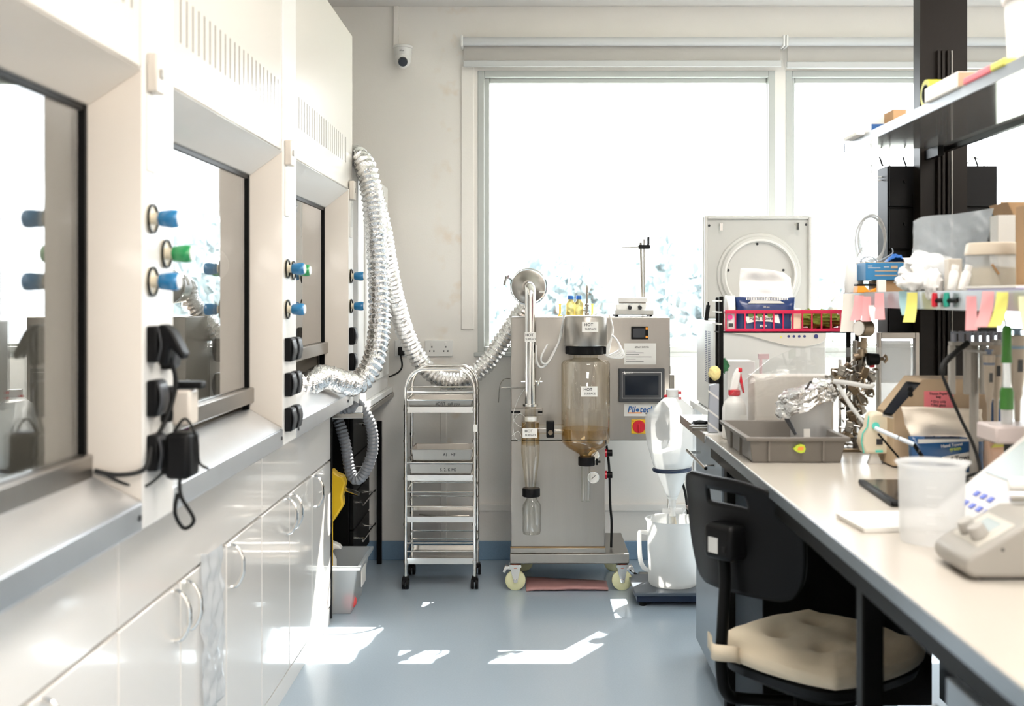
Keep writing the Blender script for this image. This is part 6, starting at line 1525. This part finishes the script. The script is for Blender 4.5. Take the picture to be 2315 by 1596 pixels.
def pipette(px, yy, py_t, py_b, wpx, label, m_, accent):
    x = X(px, yy); s = yy / FP; zt_, zb_ = Z(py_t, yy), Z(py_b, yy); L = zt_ - zb_; w_ = wpx * s
    p = thing('pipette', label, 'pipette', (x, yy, zb_), 'pipettes in the rack')
    MB().lathe([(w_ * .28, 0), (w_ * .34, L * .30), (w_ * .55, L * .36), (w_ * .55, L * .42)], (x, yy, zb_), 18).build('tip_cone', m_, p)
    MB().lathe([(w_ * .55, L * .42), (w_ * .70, L * .5), (w_ * .85, L * .84), (w_ * .95, L * .88), (w_ * .95, L * .93), (w_ * .4, L * .935)], (x, yy, zb_), 18).build('handle', m_, p)
    MB().lathe([(w_ * .38, L * .935), (w_ * .38, L * .975), (w_ * .62, L * .98), (w_ * .60, L)], (x, yy, zb_), 18).build('plunger', accent, p)
    MB().lathe([(w_ * .88, L * .80), (w_ * .90, L * .81), (w_ * .90, L * .825), (w_ * .88, L * .83)], (x, yy, zb_), 18).build('ring', accent, p)
    MB().box(x - w_ * .25, x + w_ * .25, yy - w_ * .86, yy - w_ * .6, zb_ + L * .58, zb_ + L * .70).build('window', DGREY, p, smooth=0)
pipette(2236, 2.86, 790, 965, 14, 'slim beige pipette, leftmost in the grey rack', PIPB, mat('ring_blue_grey', (.14, .18, .28), .4))
pipette(2252, 2.92, 768, 962, 17, 'beige pipette second from the left in the grey rack', PIPB, GREYP)
pipette(2300, 2.84, 742, 975, 20, 'stout beige pipette with blue collar at the right of the grey rack', PIPB, mat('collar_blue', (.25, .36, .48), .4))
# green tube brush in front of the pipettes
y = 2.72; x = X(2276, y)
g = thing('green_sampler', 'clear tube with green grip and green collar in front of the pipettes', 'sampler', (x, y, Z(985, y)))
s = y / FP
MB().lathe([(12 * s, Z(820, y)), (10.5 * s, Z(800, y)), (10.5 * s, Z(742, y)), (6 * s, Z(736, y))], (x, y, 0), 22).build('grip', GREENT, g)
MB().lathe([(9 * s, Z(880, y)), (9 * s, Z(820, y))], (x, y, 0), 22, cap=False).build('tube', MILKC, g)
MB().lathe([(15 * s, Z(925, y)), (15 * s, Z(885, y)), (12 * s, Z(876, y))], (x, y, 0), 22).build('collar', GREENT, g)
MB().lathe([(12 * s, Z(980, y)), (13 * s, Z(926, y))], (x, y, 0), 22).build('lower_tube', MILK, g)
MB().tube(spline([V(x - .002, y, Z(737, y)), P(2268, 715, y), P(2250, 700, y), P(2232, 712, y + .02), P(2212, 740, y + .06)], 6), .0028, 8).build('lead', GREYP, g)
MB().box(X(2236, 2.70), X(2236, 2.70) + .16, 2.66, 2.78, Z(1000, 2.7), Z(960, 2.7)).build('holder', mat('pinkish_plastic', (.74, .64, .62), .4), g, bevel=.006)
MB().cyl((X(2290, 2.72), 2.74, BT), (X(2290, 2.72), 2.74, Z(1000, 2.7)), .013).build('holder_post', DGREY, g)
MB().cyl((X(2290, 2.72), 2.74, BT), (X(2290, 2.72), 2.74, BT + .01), .05, n=24).build('holder_foot', DGREY, g)
y = 3.0
o = box_thing('navy_carton', 'dark navy carton behind the green sampler tube', 'box', X(2250, 3.15), X(2275, 3.15), 3.13, 3.20, BT, Z(905, 3.15), INKB)

# ================================================================ CHAIR
phi = math.radians(38)
fw = V(math.cos(phi), math.sin(phi), 0); lt = V(-math.sin(phi), math.cos(phi), 0)
pole = V(.548, 3.04, 0)
sc_c = V(.80, 3.08, 0)
r = thing('task_chair', 'black office chair with a beige padded cushion pushed up to the bench', 'chair', (sc_c.x, sc_c.y, 0))
# backrest shell: curved plastic with a hand slot
bw, bh0, bh1 = .215, .585, .905
def bp_(s, h):                      # s -1..1 across, h 0..1 up
    e = (abs(s) ** 2.6)
    z = bh0 + (bh1 - bh0) * h
    z -= .050 * max(0, -s) ** 2 * h                    # droops towards the bench side
    return pole + lt * (s * bw * (1 - .10 * (1 - h) ** 2)) + fw * (.055 * s * s - .015 + .03 * (1 - h) - .05 * max(0, h - .75)) + V(0, 0, z)
NS, NH = 40, 26
mb = MB(); idx = {}
def warp(i, j):
    s = -1 + 2 * i / NS; h = j / NH
    k = abs(2 * h - 1); lim = .70 + .30 * math.sqrt(max(0, 1 - k ** 3.2)); 
    return bp_(s * lim, h + .0 * s)
for j in range(NH + 1):
    for i in range(NS + 1): mb.v.append(warp(i, j))
for j in range(NH):
    for i in range(NS):
        s = -1 + 2 * (i + .5) / NS; h = (j + .5) / NH
        if abs(s - .05) < .36 and .76 < h < .87: continue
        a = j * (NS + 1) + i
        mb.f.append((a, a + 1, a + NS + 2, a + NS + 1))
mb.build('backrest', BLACKP, r, solid=.011, smooth=60, bevel=0)
br_ = pole - fw * .035 + V(0, 0, .735)
Rc = Matrix.Rotation(phi, 4, 'Z')
MB().box(-.030, .045, -.052, .052, -.050, .048).xf(Matrix.Translation(br_) @ Rc).build('back_bracket', BLACKP, r, bevel=.018, seg=4)
MB().box(-.0315, -.030, -.006, .028, -.030, .012).xf(Matrix.Translation(br_) @ Rc).build('bracket_label', LGREY, r, smooth=0)
MB().box(-.0325, -.029, -.034, -.022, -.022, -.008).xf(Matrix.Translation(br_) @ Rc).build('bracket_hole', RUBBER, r, smooth=0)
ps = [br_ + V(0, 0, -.04), pole - fw * .030 + V(0, 0, .62), pole - fw * .040 + V(0, 0, .50), pole - fw * .045 + V(0, 0, .40), pole - fw * .025 + V(0, 0, .32), pole + fw * .05 + V(0, 0, .285), sc_c + V(-.02, -.02, .28)]
MB().tube(spline(ps, 8), .0165, 14).build('back_pole', BLACKM, r)
def squircle(c, hw, hd, z, p=4.0, n=48, dz=lambda s, t: 0):
    out = []
    for k in range(n):
        a = 2 * PI * k / n; ca, sa = math.cos(a), math.sin(a)
        u_ = math.copysign(abs(ca) ** (2 / p), ca); v_ = math.copysign(abs(sa) ** (2 / p), sa)
        out.append(c + fw * (u_ * hd) + lt * (v_ * hw) + V(0, 0, z + dz(u_, v_)))
    return out
MB().rings([squircle(sc_c, .14, .14, .325), squircle(sc_c, .215, .215, .365), squircle(sc_c, .225, .225, .39), squircle(sc_c, .215, .215, .398)]).build('seat', BLACKP, r, bevel=0)
MB().cyl((sc_c.x, sc_c.y, .10), (sc_c.x, sc_c.y, .325), .028).box(sc_c.x - .08, sc_c.x + .08, sc_c.y - .06, sc_c.y + .06, .27, .325).build('gas_column', BLACKM, r)
for k in range(5):
    a = 2 * PI * k / 5 + .3; d = V(math.cos(a), math.sin(a), 0); e = sc_c + d * .27
    MB().tube([sc_c + V(0, 0, .115), sc_c + d * .14 + V(0, 0, .10), e + V(0, 0, .068)], [.026, .022, .016], 10).build('base_leg', BLACKP, r)
    w_ = V(-d.y, d.x, 0)
    MB().cyl(e + w_ * .006 + V(0, 0, .027), e + w_ * .026 + V(0, 0, .027), .027).cyl(e - w_ * .026 + V(0, 0, .027), e - w_ * .006 + V(0, 0, .027), .027).cyl(e + V(0, 0, .03), e + V(0, 0, .07), .008).build('castor', BLACKP, r)
# cushion
cu = thing('seat_cushion', 'beige tufted seat cushion tied to the black chair', 'cushion', (sc_c.x, sc_c.y, .399))
cz = .399
bt_ = [(-.08, -.08), (.08, -.08), (-.08, .08), (.08, .08)]
def ctop(u, v):
    a, b2 = 2 * u - 1, 2 * v - 1
    # square to squircle
    A = a * math.sqrt(max(0, 1 - b2 * b2 * .30)); B = b2 * math.sqrt(max(0, 1 - a * a * .30))
    p = sc_c + fw * (A * .235) + lt * (B * .235)
    ed = max(0, 1 - max(abs(a), abs(b2)) ** 5)
    z = cz + .038 + .034 * ed ** .6
    for q in bt_:
        d2 = ((A * .235 - q[0]) ** 2 + (B * .235 - q[1]) ** 2)
        z -= .034 * math.exp(-d2 / .0007) + .010 * math.exp(-d2 / .006)
    z += .008 * noise.noise(V(a * 3, b2 * 3, 4))
    return V(p.x, p.y, z)
mb = MB().grid(ctop, 36, 36)
per = [(i / 36, 0) for i in range(36)] + [(1, i / 36) for i in range(36)] + [(1 - i / 36, 1) for i in range(36)] + [(0, 1 - i / 36) for i in range(36)]
side = [ctop(*q) for q in per]
def shr(p, k, z): return V(sc_c.x + (p.x - sc_c.x) * k, sc_c.y + (p.y - sc_c.y) * k, z)
mb.rings([[shr(p, 1.0, p.z) for p in side], [shr(p, 1.02, cz + .026) for p in side], [shr(p, 1.0, cz + .004) for p in side], [shr(p, .95, cz + .0005) for p in side]], True, False)
mb.build('cushion_pad', CUSH, cu, smooth=180)
sp_ = [sc_c - fw * .20 + lt * .235 + V(0, 0, cz + .03), pole - fw * .03 + lt * .05 + V(0, 0, .44), pole - fw * .075 + V(0, 0, .44), pole - fw * .035 - lt * .035 + V(0, 0, .435), sc_c - fw * .22 + lt * .10 + V(0, 0, cz + .02)]
path = spline(sp_, 8); mb = MB()
mb.rings([[p + V(0, 0, -.022), p + V(0, 0, .022)] for p in path], False, False)
mb.build('tie_strap', CUSH, cu, solid=.004)
